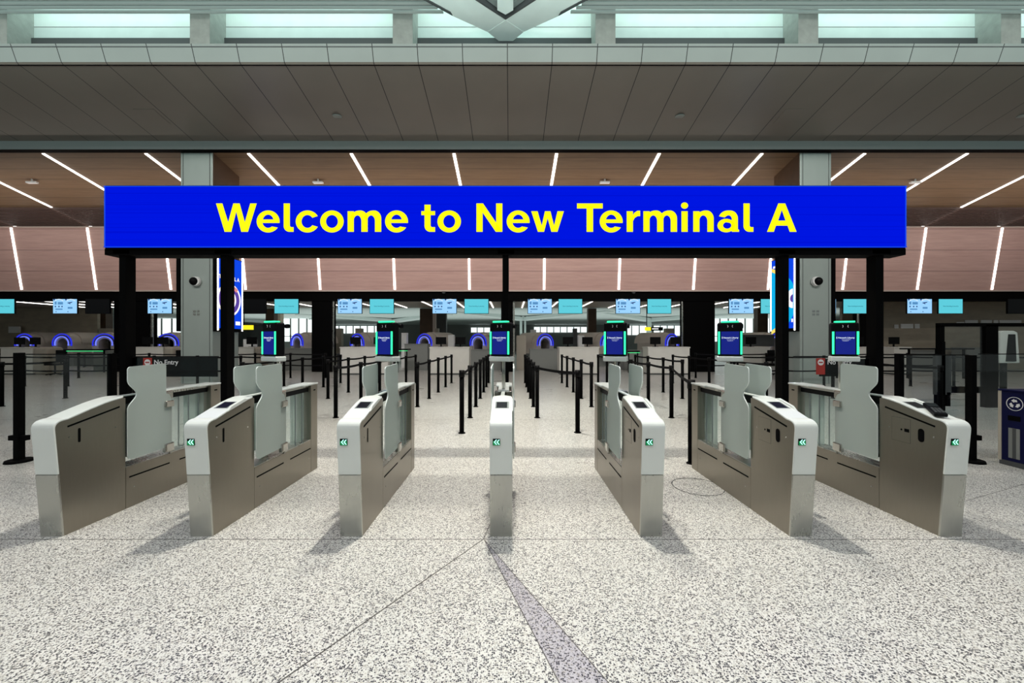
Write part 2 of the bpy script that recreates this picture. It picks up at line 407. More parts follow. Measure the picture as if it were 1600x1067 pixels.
# forked steel node
def plan(px, py, z): d = (z-H)*F/(VY-py); return (X(px, d), d)
fk = thing('steel_fork', 'pale forked steel roof beam coming to a point over the sign', 'beam', (0, 0, 0))
zf = 10.05
def arm(sg):
    c = 790
    q = lambda dx, py: plan(c+sg*dx, py, zf)
    return [q(0, 31), q(-28, 50), q(-83, 25), q(-140, -8), q(-95, -22), q(-48, 0)]
for sg in (1, -1):
    MB().prism(arm(sg), 'z', zf, zf+.4).build('arm', 'whitewall', fk)
dm = [plan(790, 31.5, zf-.01), plan(762, 50, zf-.01), plan(780, 64.5, zf-.01), plan(801, 64.5, zf-.01), plan(818, 50, zf-.01)]
MB().prism(dm, 'z', zf-.01, zf+.4).build('node_plate', 'whitewall', fk)
for sg in (1, -1):
    a = [plan(790, 31, zf-.02), plan(790-sg*48, 0, zf-.02), plan(790-sg*45, -1, zf-.02), plan(790, 28, zf-.02)]
    MB().prism(a, 'z', zf-.02, zf+.4).build('edge_angle', 'greydark', fk)
    b = [plan(790-sg*83, 25, zf-.03), plan(790-sg*134, -3, zf-.03), plan(790-sg*130, -4, zf-.03), plan(790-sg*86, 20, zf-.03)]
    MB().prism(b, 'z', zf-.03, zf+.3).build('edge_angle', 'greydark', fk)
    c2 = [plan(790, 22, zf+.1), plan(790-sg*30, 0, zf+.1), plan(790-sg*24, -4, zf+.1), plan(790, 14, zf+.1)]
    MB().prism(c2, 'z', zf+.1, zf+.3).build('inner_angle', 'edge', fk)
st = [plan(790, 23, zf-.05), plan(777, 16, zf-.05), plan(777, -5, zf-.05), plan(802, -5, zf-.05), plan(802, 16, zf-.05)]
MB().prism(st, 'z', zf-.05, zf+.4).build('stem', 'whitewall', fk)

# ---- wood ceiling and bulkhead
WC = lambda y: 8.215-.2223*(y-14.09)
def slab(name, y0, z0, y1, z1, t, m, x0=-XW, x1=XW, parent=None):
    L = math.hypot(y1-y0, z1-z0); ny, nz = -(z1-z0)/L, (y1-y0)/L
    return MB().prism([(y0, z0), (y1, z1), (y1+ny*t, z1+nz*t), (y0+ny*t, z0+nz*t)], 'x', x0, x1).build(name, m, parent)
struct(slab('ceiling', 14.09, WC(14.09), 19.32, WC(19.32), .15, 'wood'))
struct(MB().prism([(19.05, 6.96), (19.47, 4.02), (19.62, 4.02), (19.5, 6.96)], 'x', -XW, XW).build('wall_bulkhead', 'bulk'))
struct(MB().box(-XW, XW, 19.02, 19.12, 6.96, 7.02).box(-XW, XW, 19.42, 19.5, 3.95, 4.02).build('trim_7', 'pale'))
lv = MB()
for j in range(12):
    y = 17.55+j*.13; lv.box(-XW, XW, y, y+.07, WC(y)-.09, WC(y)-.01)
struct(lv.build('ceiling_louver', 'louver'))
x_strip = [1.636+3.66*k for k in range(-9, 9)]
names = []
for i, x in enumerate(x_strip):
    if abs(x) > 29.5: continue
    pxs = round((x/14.09)*F+VX)
    side = 'left' if x < 0 else 'right'; n = (int(-x/3.66+.55) if x < 0 else int(x/3.66+.55)); n = max(0, min(n, 9))
    lab = 'linear light in the sloping wood ceiling, %s one %s of the centre' % (ORD[n], side)
    z = WC
    sgx = x
    o = slab('linear_ceiling_light', 14.14, WC(14.14)-.02, 19.25, WC(19.25)-.02, .03, 'led', sgx-.05, sgx+.05)
    tag(o, 'long white ' + lab, 'light', 'linear lights in the wood ceiling')
    o = slab('linear_wall_light', 19.03, 6.95, 19.45, 4.04, .03, 'led', sgx-.048, sgx+.048)
    tag(o, 'slanting white linear light down the pink bulkhead, %s one %s of the centre' % (ORD[n], side), 'light', 'linear lights down the bulkhead')
# ---- portal: header, piers
struct(MB().box(-XW, XW, 19.55, 19.9, 3.50, 4.05).build('wall_header', 'black'))
for (a, b) in ((178, 232), (487, 518), (783, 801.5), (1069, 1117), (1346, 1371)):
    struct(MB().box(X(a, 19.6), X(b, 19.6), 19.6, 20.1, 0, 3.6).build('pier', 'black'))
for p in (236, 519.5, 803, 1067.5, 1343):
    struct(MB().box(X(p-1.2, 19.7), X(p+1.2, 19.7), 19.7, 19.8, 0, 3.5).build('trim_8', 'steelb'))

# ---- checkpoint hall beyond
struct(MB().box(-44, 44, 19.9, 25.4, 3.66, 3.8).build('ceiling', 'taupe'))
struct(MB().prism([(25.4, 4.05), (61, 4.05), (61, 4.2), (25.4, 4.2)], 'x', -40, 40).build('ceiling', 'whitewall'))
struct(MB().box(-40, 40, 25.3, 25.4, 3.66, 4.3).build('trim_9', 'taupe'))
struct(MB().box(-40, -39.8, 19.6, 61, 0, 5.3).build('wall_left', 'grey')); struct(MB().box(39.8, 40, 19.6, 61, 0, 5.3).build('wall_right', 'grey'))
struct(MB().box(-40, 40, 60.5, 60.7, 0, 4.1).build('wall_back', 'grey'))
for i, (a, b, z0, z1) in enumerate(((517, 606, 2.75, 3.85), (735, 766, 2.9, 3.6), (834, 918, 2.9, 3.7), (976, 1012, 2.5, 3.9), (1022, 1066, 2.4, 3.9))):
    x0, x1 = X(a, 60), X(b, 60); n_ = max(2, round((x1-x0)/1.05))
    wd = MB().box(x0, x1, 60.42, 60.5, z0, z1, 'winlight')
    for q in range(n_+1): xx = x0+(x1-x0)*q/n_; wd.box(xx-.07, xx+.07, 60.3, 60.42, z0, z1, 'grey')
    struct(wd.build('window_%d' % (i+1)))
for (a, b) in ((236, 284), (428, 492), (1112, 1204)):
    x0, x1 = X(a, 44), X(b, 44)
    struct(MB().box(x0, x1, 44.1, 44.3, 0, 1.5).build('wall_back', 'grey'))
    m_ = MB().box(x0, x1, 44.1, 44.12, 1.5, 4.04, 'winlight')
    n_ = int((x1-x0)/.9)
    for q in range(n_+1): xx = x0+(x1-x0)*q/n_; m_.box(xx-.07, xx+.07, 44.0, 44.1, 1.5, 4.04, 'grey')
    m_.box(x0, x1, 44.0, 44.1, 2.05, 2.12, 'grey')
    struct(m_.build('window_%d' % (30+a % 7), 'grey'))
struct(MB().box(-44, X(152, 26.8), 26.8, 27.0, 0, 3.9).build('wall_left', 'taupe'))
struct(MB().box(X(1316, 25.8), X(1380, 25.8), 25.8, 26.0, 0, 3.9).build('wall_right', 'taupe')); struct(MB().box(X(1374, 21.7), 44, 21.7, 21.9, 0, 3.655).build('wall_right', 'taupe'))
for i in range(-15, 16):
    x = .72+1.83*i
    if abs(x) > 27 or x > 17.5: continue
    side = 'left' if x < 0 else 'right'
    o = MB().box(x-.03, x+.03, 20.0, 25.2, 3.63, 3.66).build('linear_hall_light', 'led')
    tag(o, 'thin white light line beyond the hanging screens, %s one %s of centre' % (ORD[min(15, int(abs(x)/1.83+.3))], side), 'light', 'linear lights beyond the portal')
# far pillars
for (a, b, d, m, zt) in ((656, 678, 30, 'brown', 4.0), (680, 697, 30, 'greydark', 4.0), (919, 932, 30, 'brown', 4.0), (676, 680, 29, 'pale', 4.0),
                     (415, 428, 30, 'brown', 4.0), (153, 165, 27.5, 'brown', 4.0), (1184, 1200, 30, 'brown', 4.0), (432, 438, 33, 'taupe', 4.1)):
    struct(MB().box(X(a, d), X(b, d), d, d+.5, 0, zt).build('pillar', m))
for i, (a, b, d) in enumerate(((612, 622, 44), (812, 816, 40), (819, 822, 40), (1010, 1018, 42))):
    struct(MB().tube((X((a+b)/2, d), d, 0), (X((a+b)/2, d), d, 4.5), (b-a)*d/F/2).build('pillar', 'whitewall'))
for (p, d) in ((617, 44), (817, 40), (1014, 42), (455, 50)):
    for sg in (-1, 1):
        x = X(p, d); MBB = MB()
        a = Vector((x, d, 3.6)); b = Vector((x+sg*7, d-7, 3.98)); nrm = Vector((.42, .3*sg, 0))
        MBB.add([a-nrm, a+nrm, b+nrm, b-nrm, a-nrm+Vector((0, 0, .3)), a+nrm+Vector((0, 0, .3)), b+nrm+Vector((0, 0, .3)), b-nrm+Vector((0, 0, .3))],
                [(0, 3, 2, 1), (4, 5, 6, 7), (0, 1, 5, 4), (1, 2, 6, 5), (2, 3, 7, 6), (3, 0, 4, 7)])
        struct(MBB.build('roof_beam', 'whitewall'))

# ---- steel columns with screens
def blend(o): return o
for sg, a, b, lab in ((-1, 282, 332, 'left'), (1, 1250, 1299, 'right')):
    x0, x1 = X(a, 14.1), X(b, 14.1)
    c = thing('column', 'grey steel clad column %s of the aisle with a round black camera' % ('left' if sg < 0 else 'right'), 'column', ((x0+x1)/2, 14.1, 0))
    c['kind'] = 'structure'
    hw = (x1-x0)/2
    cc = MB().box(-hw, hw, 0, 1.35, 0, 8.5).build('cladding', 'column', c, bevel=.02)
    MB().box(-hw+.09, -hw+.10, -.012, 0, 0, 8.4).box(hw-.10, hw-.09, -.012, 0, 0, 8.4).build('seam', 'greydark', c)
    MB().box(-hw-.01, hw+.01, -.02, 0, 4.50, 4.56).build('seam', 'edge', c)
    MB().box(min(-sg*hw, -sg*(hw+.02)), max(-sg*hw, -sg*(hw+.02)), .03, 1.36, 4.62, 8.3).build('wood_return', 'brown', c)
    for q in (-.12, .02):
        for r_ in (0, .11): MB().box(q, q+.10, -.004, 0, 2.42+r_, 2.50+r_).build('embossed_mark', 'steelb' if sg < 0 else 'edge', c)
    cx = (x0+x1)/2; zc = Z(440, 14.1)
    cm = thing('security_camera', 'round black dome security camera on the %s steel column' % lab, 'camera', (cx-sg*.02, 14.08, zc))
    MB().tube((0, 0, 0), (0, -.10, 0), .175, .16, 24).build('housing', 'whitep', cm, bevel=.01)
    dome = MB(); n = 10
    vs = []; fs = []
    for i in range(n+1):
        t = i/n*PI/2
        for j in range(20):
            q = 2*PI*j/20; vs.append((-sg*-.03+.145*math.cos(t)*math.cos(q), -.08-.13*math.sin(t), .145*math.cos(t)*math.sin(q)))
    for i in range(n):
        for j in range(20): fs.append((i*20+j, i*20+(j+1) % 20, (i+1)*20+(j+1) % 20, (i+1)*20+j))
    dome.add(vs, fs, None, True).build('dome', 'blacksoft', cm)
    # screens on both side faces of the column
    for inner in (1, 0):
        s = -sg if inner else sg          # the direction the screen faces
        xf = cx+s*(hw+.021)
        t = thing('advertising_screen', 'tall lit blue advertising screen on the inner side of the %s column' % lab if inner else 'black edged advertising screen on the outer side of the %s column' % lab,
                  'screen', (xf, 14.1, 0))
        casing = MB().box(min(0, s*.13), max(0, s*.13), -.0, 1.36, 1.86, 4.62).build('casing', 'black', t)
        if not inner: continue
        MB().box(min(s*.13, s*.14), max(s*.13, s*.14), .08, 1.30, 1.98, 4.60).build('display', 'adblue', t)
        e = MB()
        for yy in (.02, 1.30): e.box(min(s*.13, s*.15), max(s*.13, s*.15), yy, yy+.05, 1.90, 4.58)
        e.build('light_strip', 'led', t)
        xo = s*.142
        def disc(cy, cz, ro, ri, m, nm, off, a0=0, a1=2*PI, sq=1):
            vs = []; fs = []; n = 32
            for i in range(n+1):
                q = a0+(a1-a0)*i/n
                for r in (ro, ri):
                    yy = cy+r*math.cos(q); yy = max(.085, min(1.295, yy)); vs.append((xo+s*off, yy, cz+r*math.sin(q)*sq))
            for i in range(n): fs.append((2*i, 2*i+1, 2*i+3, 2*i+2))
            MB().add(vs, fs).build(nm, m, t)
        if sg < 0:
            disc(.62, 3.05, .62, .0, 'adwhite', 'emblem', .001); disc(.62, 3.05, .54, .36, 'adpurple', 'emblem', .002)
            disc(.62, 3.05, .36, .30, 'adwhite', 'emblem', .003); disc(.62, 3.05, .28, .0, 'adpink', 'emblem', .003); disc(.62, 3.05, .14, .0, 'adpurple', 'emblem', .004)
            disc(.75, 3.05, .52, .38, 'adpink', 'emblem', .005, .9, 2.0)
            for q, tx in enumerate(('THE', 'NEW', 'TERMINAL A')):
                text_mesh(tx, .19, 'adwhite', t, 'lettering', (xo+.003, .62, 4.18-.17*q), (PI/2, 0, PI/2), .03)
            MB().box(xo, xo+s*.004, .95, 1.2, 2.12, 2.26).build('small_logo', 'adwhite', t)
        else:
            disc(1.2, 3.0, 1.25, .0, 'adcyan', 'artwork', .001, PI*.62, PI*1.38, .9); 
            disc(1.6, 3.05, 1.25, 1.12, 'adyel', 'artwork', .003, PI*.55, PI*1.45, 1.05); disc(1.6, 3.05, 1.12, .2, 'adcyan', 'artwork', .002, PI*.55, PI*1.45, 1.05)
            disc(.12, 3.05, .35, .12, 'adwhite', 'artwork', .004, -PI/2, PI/2); disc(.12, 3.05, .14, 0, 'adpurple', 'artwork', .005, -PI/2, PI/2)
            MB().box(xo-.004, xo, .12, .2, 2.2, 2.32).build('small_logo', 'adwhite', t)
            MB().box(xo-.004, xo, .95, 1.2, 4.3, 4.38).build('small_logo', 'adwhite', t)

# ---- ceiling fittings
SF = lambda y: 9.10-.6/2.95*(y-10.90)
for px, py, lb in ((527, 181, 'left'), (1062, 181, 'right'), (1597, 183, 'far right')):
    y = 12.72; x = X(px, y)
    o = MB().tube((0, 0, 0), (0, .004, -.03), .14, .13, 24).build('ceiling_speaker', 'fascia')
    o.location = (x, y, SF(y)); tag(o, 'small round pale speaker in the dark soffit, %s' % {'left': 'left of the centre', 'right': 'right of the centre', 'far right': 'at the right edge'}[lb], 'speaker')
for px, lb in ((238, 'left'), (1233, 'right')):
    y = 12.75; x = X(px, y)
    o = MB().box(-.32, .32, -.32, .32, -.012, .01).build('access_panel', 'soffit'); o.location = (x, y, SF(y)); o.rotation_euler = (math.atan(-.6/2.95), 0, 0)
    tag(o, 'square access panel in the dark soffit panels on the %s' % lb, 'panel')
for px, lb in ((50, 'at the far left of the wood ceiling'), (497, 'above the left half of the blue sign'), (945, 'above the right half of the blue sign'), (1430, 'right of the right column')):
    y = 15.6; x = X(px, y); z = WC(y)
    o = thing('ceiling_sensor', 'small white sensor box hanging %s' % lb, 'sensor', (x, y, z))
    MB().box(-.19, .19, -.06, .06, -.16, -.10).build('box', 'whitep', o); MB().tube((0, 0, -.10), (0, 0, .01), .03).build('stem', 'whitep', o)

# ---------------------------------------------------------------- the big sign
sg_d = 5.10
SX0, SX1, SZ0, SZ1 = X(162, sg_d), X(1417, sg_d), Z(386.5, sg_d), Z(290.5, sg_d)
sign = thing('welcome_sign', 'long blue lit sign reading Welcome to New Terminal A on black posts', 'sign', (0, sg_d, 0))
MB().box(SX0, SX1, .012, .28, SZ0-.02, SZ1+.015).build('cabinet', 'black', sign, bevel=.01)
MB().box(SX0+.008, SX1-.008, 0, .012, SZ0, SZ1).build('display', 'sign', sign)
MB().box(SX0+.008, SX0+.022, -.003, .0, SZ0, SZ1).box(SX1-.022, SX1-.008, -.003, 0, SZ0, SZ1).box(SX0, SX1, -.003, 0, SZ0, SZ0+.012).box(SX0, SX1, -.003, 0, SZ1-.01, SZ1).build('display_border', 'adblue', sign)
MB().box(X(172, 5.2), X(1407, 5.2), .03, .25, SZ0-.09, SZ0-.01).build('lower_beam', 'black', sign)
posts = [(-5.083, .085), (-3.768, .085), (-.107, .082), (3.61-.085, .085), (4.83-.09, .10)]
for (x, wd) in posts:
    MB().box(x, x+wd, .05, .19, 0, SZ0-.02).box(x-.06, x+wd+.07, .03, .25, SZ0-.075, SZ0-.02).build('post', 'black', sign)
def earc(cx, cy, rx, ry, a0, a1, n=18):
    return [(cx+rx*math.cos(math.radians(a0+(a1-a0)*i/n)), cy+ry*math.sin(math.radians(a0+(a1-a0)*i/n))) for i in range(n+1)]
def archs(x0, x1):
    g0, g1 = x0+47, x1-50; c = (g0+g1)/2
    return [(x1, 0)]+earc(x1-56, 104, 56, 63, 0, 90, 10)+earc(x1-62, 104, max(10, x1-62-x0-20), 63, 90, 158, 8)+[(x0+20, 110), (g0, 85)]+earc(c, 84, (g1-g0)/2, 44, 180, 0, 14)+[(g1, 0)]
RECT = lambda a, b, c, d: [(a, c), (b, c), (b, d), (a, d)]
GL = {
 'W': [[[(0, 222), (50, 222), (95, 77), (135, 222), (185, 222), (225, 77), (267, 222), (318, 222), (250, 0), (197, 0), (158, 157), (120, 0), (67, 0)]]],
 'o': [[earc(92, 81, 92, 86.5, 0, 350, 35), earc(92, 81, 46, 50, 0, 350, 35)]],
 'c': [[earc(92, 81, 92, 86.5, 29, 331, 30)+earc(92, 81, 46, 50, 325, 35, 30)]],
 'e': [[earc(90, 81, 90, 86.5, -8, 327, 34)+earc(90, 81, 45, 50, 309, 194, 16), [(50, 97)]+earc(90, 81, 43, 53, 162, 18, 14)]],
 'l': [[[(0, 222), (49, 222), (49, 52)]+earc(63, 51, 14, 14, 180, 270, 6)+[(78, 37), (78, 0)]+earc(46, 46, 46, 46, 270, 180, 10)]],
 't': [[[(25, 212), (73, 212), (73, 52)]+earc(87, 51, 14, 14, 180, 270, 6)+[(108, 37), (108, 0)]+earc(71, 46, 46, 46, 270, 180, 10)], [RECT(0, 108, 130, 162)]],
 'm': [[RECT(0, 49, 0, 161)], [archs(0, 157)], [archs(107, 263)]],
 'n': [[RECT(0, 49, 0, 161)], [archs(0, 160)]],
 'r': [[RECT(0, 49, 0, 161)], [[(40, 60), (40, 118), (60, 150), (84, 165), (105, 165), (105, 123), (84, 122), (62, 108), (49, 84)]]],
 'i': [[RECT(0, 49, 0, 161)], [earc(24.5, 205, 28, 25, 0, 345, 23)]],
 'T': [[RECT(0, 201, 182, 222)], [RECT(75, 126, 0, 200)]],
 'N': [[RECT(0, 49, 0, 222)], [RECT(154, 203, 0, 222)], [[(0, 222), (52, 222), (203, 0), (151, 0)]]],
 'w': [[[(0, 161), (50, 161), (82, 50), (107, 161), (150, 161), (178, 50), (205, 161), (255, 161), (205, 0), (157, 0), (128, 105), (100, 0), (52, 0)]]],
 'A': [[[(0, 0), (88, 222), (142, 222), (231, 0), (177, 0), (160, 48), (70, 48), (53, 0)], [(115, 170), (144, 88), (87, 88)]]],
 'a': [[earc(68, 49, 68, 53, 0, 350, 35), earc(76, 50, 32, 25, 0, 350, 35)],
       [[(10, 122)]+earc(84, 104, 74, 63, 163, 90, 8)+earc(100, 104, 60, 63, 90, 0, 10)+[(160, 0), (115, 0), (112, 30), (112, 98)]+earc(86, 98, 26, 31, 0, 125, 8)+[(56, 112)]],
       [[(50, 103), (118, 90), (118, 66), (60, 76)]], [RECT(112, 169, 0, 18)]],
}
GL['e'][0][1] = GL['e'][0][1]+[(130, 97)]
LET = [('W', 338), ('e', 401.4), ('l', 443.6), ('c', 462.4), ('o', 500.6), ('m', 543.4), ('e', 601.8), ('t', 658.4), ('o', 683.6), ('N', 744.4), ('e', 791.6), ('w', 830),
       ('T', 901.4), ('e', 936.8), ('r', 979), ('m', 1005), ('i', 1064.4), ('n', 1082.8), ('a', 1120.6), ('l', 1161.2), ('A', 1198)]
U = 1/5*sg_d/F; ZB = Z(362.4, sg_d)
def glyph_mesh(ch):
    me_all = MB()
    for shape in GL[ch]:
        c = bpy.data.curves.new('g', 'CURVE'); c.dimensions = '2D'; c.fill_mode = 'BOTH'; c.extrude = .0
        for lp in shape:
            s = c.splines.new('POLY'); s.points.add(len(lp)-1); s.use_cyclic_u = True
            for p, q in zip(s.points, lp): p.co = (q[0]*U, q[1]*U, 0, 1)
        t = bpy.data.objects.new('t', c); COL.objects.link(t); bpy.context.view_layer.update()
        me = bpy.data.meshes.new_from_object(t); bpy.data.objects.remove(t)
        me_all.add([(v.co.x, 0, v.co.y) for v in me.vertices], [list(p.vertices) for p in me.polygons])
    return me_all
for ch, px in LET:
    o = glyph_mesh(ch).build('letter', 'yellow', sign); o.location = (X(px, sg_d), -.006, ZB)

# ---------------------------------------------------------------- gates
GY = 3.05
PITCH = 1.152; GX0 = -.0735
def gate(idx, label, kiosk=True, arrow=True, doors=(1, -1), reader=True):
    gx = GX0+PITCH*(idx-4)
    g = thing('boarding_gate', label, 'turnstile gate', (gx, GY, 0), 0, 'automatic gates in a row')
    arc = [(-.063, .83)]
    for i in range(1, 9):
        t = i/8; a = (-.063, .83); c = (-.070, .905); b = (.035, .905)
        arc.append(((1-t)**2*a[0]+2*t*(1-t)*c[0]+t*t*b[0], (1-t)**2*a[1]+2*t*(1-t)*c[1]+t*t*b[1]))
    prof = [(-.035, .487)]+arc+[(.193, .952), (.315, .985), (.40, 1.002), (.46, 1.010)]
    # inner profile by offset
    def off(pts, t):
        r = []
        for i, p in enumerate(pts):
            a = pts[max(0, i-1)]; b = pts[min(len(pts)-1, i+1)]
            dx, dy = b[0]-a[0], b[1]-a[1]; L = math.hypot(dx, dy); r.append((p[0]+dy/L*t, p[1]-dx/L*t))
        return r
    ins = off(prof, .012)
    body = [(.010, 0)]+ins+[(.50, .995), (.50, 0)]
    MB().prism(body, 'x', -.0825, .0825).build('housing', 'steel', g)
    MB().prism([(0, .0), (-.035, .485), (-.020, .485), (.014, 0)], 'x', -.085, .085).build('front_panel', 'steelb', g, bevel=.003)
    # white cover
    pts = [(p, .086) for p in prof]+[((.485, 1.013), .078), ((.51, 1.014), .05), ((.54, 1.014), .018), ((.88, 1.014), .018)]
    oi = off([p for p, _ in pts], .014)
    vs = []; fs = []
    for (p, hw), q in zip(pts, oi):
        vs += [(-hw, *p), (hw, *p), (hw, *q), (-hw, *q)]
    n = len(pts)
    for i in range(n-1):
        a, b = 4*i, 4*i+4
        fs += [(a, a+1, b+1, b), (a+1, a+2, b+2, b+1), (a+2, a+3, b+3, b+2), (a+3, a, b, b+3)]
    fs += [(0, 3, 2, 1), (4*n-4, 4*n-3, 4*n-2, 4*n-1)]
    cv = MB().add(vs, fs).build('top_cover', 'white', g, bevel=.004)
    # low body, sill, rear post
    MB().box(-.082, .082, .505, 1.51, 0, .37).build('low_body', 'steel', g, bevel=.003)
    MB().box(-.078, .078, .505, 1.51, .37, .376).build('sill', 'steelb', g)
    MB().box(-.083, .083, 1.513, 1.66, 0, .995).build('rear_post', 'steel', g, bevel=.004)
    MB().box(-.088, .088, 1.34, 1.665, .997, 1.014).box(-.056, .056, .90, 1.34, .997, 1.012).build('top_rail', 'white', g, bevel=.003)
    MB().box(-.052, .052, .93, 1.51, .975, .996).build('rail_face', 'steelb', g)
    MB().box(-.050, .050, 1.0, 1.505, .925, .975).box(-.018, .018, .505, 1.0, .93, .998).build('black_strip', 'blacksoft', g)
    for s in (-1, 1):
        MB().box(s*.054-.004, s*.054+.004, 1.0, 1.51, .376, .925).build('side_glass', 'clear', g)
        MB().box(s*.054-.006, s*.054+.006, 1.228, 1.233, .376, .925).box(s*.054-.006, s*.054+.006, 1.362, 1.367, .376, .925).build('mullion', 'edge', g)
    MB().box(-.003, .003, 1.232, 1.508, .38, .92).build('folded_glass', 'greenglass', g)
    MB().box(-.004, .004, .51, .90, .376, .93).build('centre_glass', 'clear', g)
    # slots and screws on both faces
    def onface(s, poly, m, nm, t=.0015):
        x = s*.0825
        return MB().prism(poly, 'x', min(x, x+s*t), max(x, x+s*t)).build(nm, m, g)
    def bar(y0, z0, y1, z1, w): 
        L = math.hypot(y1-y0, z1-z0); ny, nz = -(z1-z0)/L*w/2, (y1-y0)/L*w/2
        return [(y0+ny, z0+nz), (y1+ny, z1+nz), (y1-ny, z1-nz), (y0-ny, z0-nz)]
    for s in (-1, 1):
        onface(s, bar(.035, .838, .447, .925, .014), 'black', 'slot')
        onface(s, bar(.535, .275, .96, .275, .013), 'black', 'slot')
        onface(s, bar(1.08, .275, 1.50, .275, .013), 'black', 'slot')
        onface(s, bar(1.565, .935, 1.61, .935, .014), 'black', 'slot')
        for (y, z) in ((.58, .176), (1.45, .176), (.41, .755), (.045, .753)):
            x = s*.082; MB().tube((x, y, z), (x+s*.003, y, z), .006, .006, 12).build('screw', 'hinge', g)
        if s > 0:   # narrow slot
            onface(s, earc(.12, .80, .009, .009, 0, 180, 8)+earc(.12, .705, .009, .009, 180, 360, 8), 'black', 'side_window', .002)
        else:
            onface(s, earc(.14, .775, .024, .024, 0, 180, 8)+earc(.14, .715, .024, .024, 180, 360, 8), 'black', 'side_window', .002)
            onface(s, RECT(.2245, .3855, .6545, .8555), 'greydark', 'access_plate', .0006)
            onface(s, RECT(.2265, .3835, .6565, .8535), 'steel', 'access_plate', .0012)
            onface(s, RECT(.235, .275, .745, .772), 'black', 'lock', .002)
            onface(s, earc(.30, .758, .008, .008, 0, 340, 12), 'black', 'lock', .002)
        # rear seam
        # hinges
    for s in doors:
        m = 'frost' if True else 'frost'
        MB().box(min(s*.02, s*.088), max(s*.02, s*.088), .89, 1.0, .925, 1.004).build('hinge_block', 'hinge', g, bevel=.008)
        MB().tube((s*.092, .955, .37), (s*.092, .955, .93), .011, seg=12).build('hinge_pin', 'hinge', g)
        for (z0, z1) in ((.845, .908), (.40, .485)):
            MB().box(min(s*.080, s*.122), max(s*.080, s*.122), .875, .975, z0, z1).build('door_clamp', 'hinge', g, bevel=.01, seg=3)
        # door profile
        r = .03
        pr = []
        def rc(cy, cz, a0, a1, rr=r): pr.extend(earc(cy, cz, rr, rr, a0, a1, 6))
        rc(.96-.02, .45+.02, 270, 360, .02); pr.append((.96, .86)); pr.append((.955, .93)); pr.append((.93, .97)); pr.append((.895, .985))
        rc(.895-r, 1.283-r, 0, 90); rc(.50+r, 1.273-r, 90, 180)
        # concave neck
        nk = []
        for i in range(15):
            t = i/14; z = 1.16-(1.16-.88)*t; nk.append((.50+.085*(.5-.5*math.cos(2*PI*t))**1.3, z))
        pr.extend(nk); rc(.50+.04, .44+.04, 180, 270, .04)
        MB().prism(pr, 'x', s*.100-.005, s*.100+.005, 'frost', 'rim').build('glass_door', None, g)
    if arrow:
        cx = -.034; zc = .742; yf = -.0575
        MB().box(cx-.028, cx+.028, yf-.003, yf+.012, zc-.025, zc+.025).build('arrow_display', 'black', g)
        MB().box(cx-.026, cx+.026, yf-.0036, yf-.003, zc-.023, zc+.008).build('arrow_display', 'greenmid', g)
        for q in (-.014, .006):
            MB().prism([(cx+q-.006, zc), (cx+q+.010, zc+.019), (cx+q+.019, zc+.019), (cx+q+.004, zc), (cx+q+.019, zc-.019), (cx+q+.010, zc-.019)], 'y', yf-.0046, yf-.0038).build('arrow', 'green' if False else 'arrowc', g)
    if reader:
        # slope plane between y .20 and .34
        y0, y1 = .205, .315; zz = lambda y: .952+(y-.193)*(.985-.952)/(.315-.193)
        MB().add([(-.055, y0-.012, zz(y0-.012)+.0012), (.060, y0-.012, zz(y0-.012)+.0012), (.060, y1+.01, zz(y1+.01)+.0012), (-.055, y1+.01, zz(y1+.01)+.0012)], [(0, 1, 2, 3)]).build('reader_frame', 'edge', g)
        MB().add([(-.045, y0, zz(y0)+.0024), (.045, y0, zz(y0)+.0024), (.045, y1, zz(y1)+.0024), (-.045, y1, zz(y1)+.0024)], [(0, 1, 2, 3)]).build('reader_window', 'screenoff', g)
        # raised wing right of the reader
        MB().prism([(.16, .940), (.20, .972), (.36, 1.012), (.40, 1.006), (.40, .99), (.16, .93)], 'x', .072, .093).build('side_wing', 'white', g, bevel=.006, seg=3)
    if kiosk:
        MB().tube((0, 1.02, 1.0), (0, 1.02, 1.34), .018, seg=20).build('kiosk_pole', 'steelb', g)
        R = Matrix.Translation((-.02, .955, 0)) @ Matrix.Rotation(math.radians(-25), 4, 'Z')
        k = MB().box(-.112, .112, -.045, .055, 1.352, 1.692).build('kiosk_head', 'blacksoft', g, bevel=.022, seg=4)
        k.matrix_local = R
        MB().box(-.116, .116, -.055, .062, 1.300, 1.350).build('kiosk_tray', 'white', g, bevel=.010, seg=3).matrix_local = R
        MB().box(-.079, .079, -.048, -.044, 1.372, 1.600).build('screen', 'kblue', k)
        for s in (-1, 1):
            MB().box(s*.098-.0085, s*.098+.0085, -.050, -.044, 1.372, 1.600).build('light_bar', 'green', k)
        MB().box(-.078, .078, -.046, .02, 1.690, 1.706).build('top_light', 'green', k, bevel=.004)
        MB().tube((.09, .075, 1.655), (.125, .075, 1.655), .022, seg=16).build('camera_puck', 'blacksoft', k)
        for s in (-1, 1):
            MB().ring((s*.036, -.047, 1.652), .019, .0155, -.001, .001, math.radians(-45 if s < 0 else 135), math.radians(45 if s < 0 else 225), seg=8).build('lens_mark', 'whitep', k)
        text_mesh('Newark Liberty', .0205, 'ktext', k, 'screen_text', (.006, -.0486, 1.537), bold=.02)
        text_mesh('International Airport', .0085, 'ktext', k, 'screen_text', (.006, -.0486, 1.520))
        text_mesh('Terminal A', .011, 'ktext', k, 'screen_text', (0, -.0486, 1.507))
        MB().box(-.072, -.067, -.0486, -.048, 1.528, 1.548).build('screen_text', 'ktext', k)
    return g
gate(1, 'leftmost steel and white gate, the one with no face scanner, arrow or reader', False, False, (1,), False)
gate(2, 'second gate from the left, first one carrying a green-lit face scanner')
gate(3, 'third gate from the left, just left of the central gate')
gate(4, 'central gate seen head on, below the middle post of the sign')
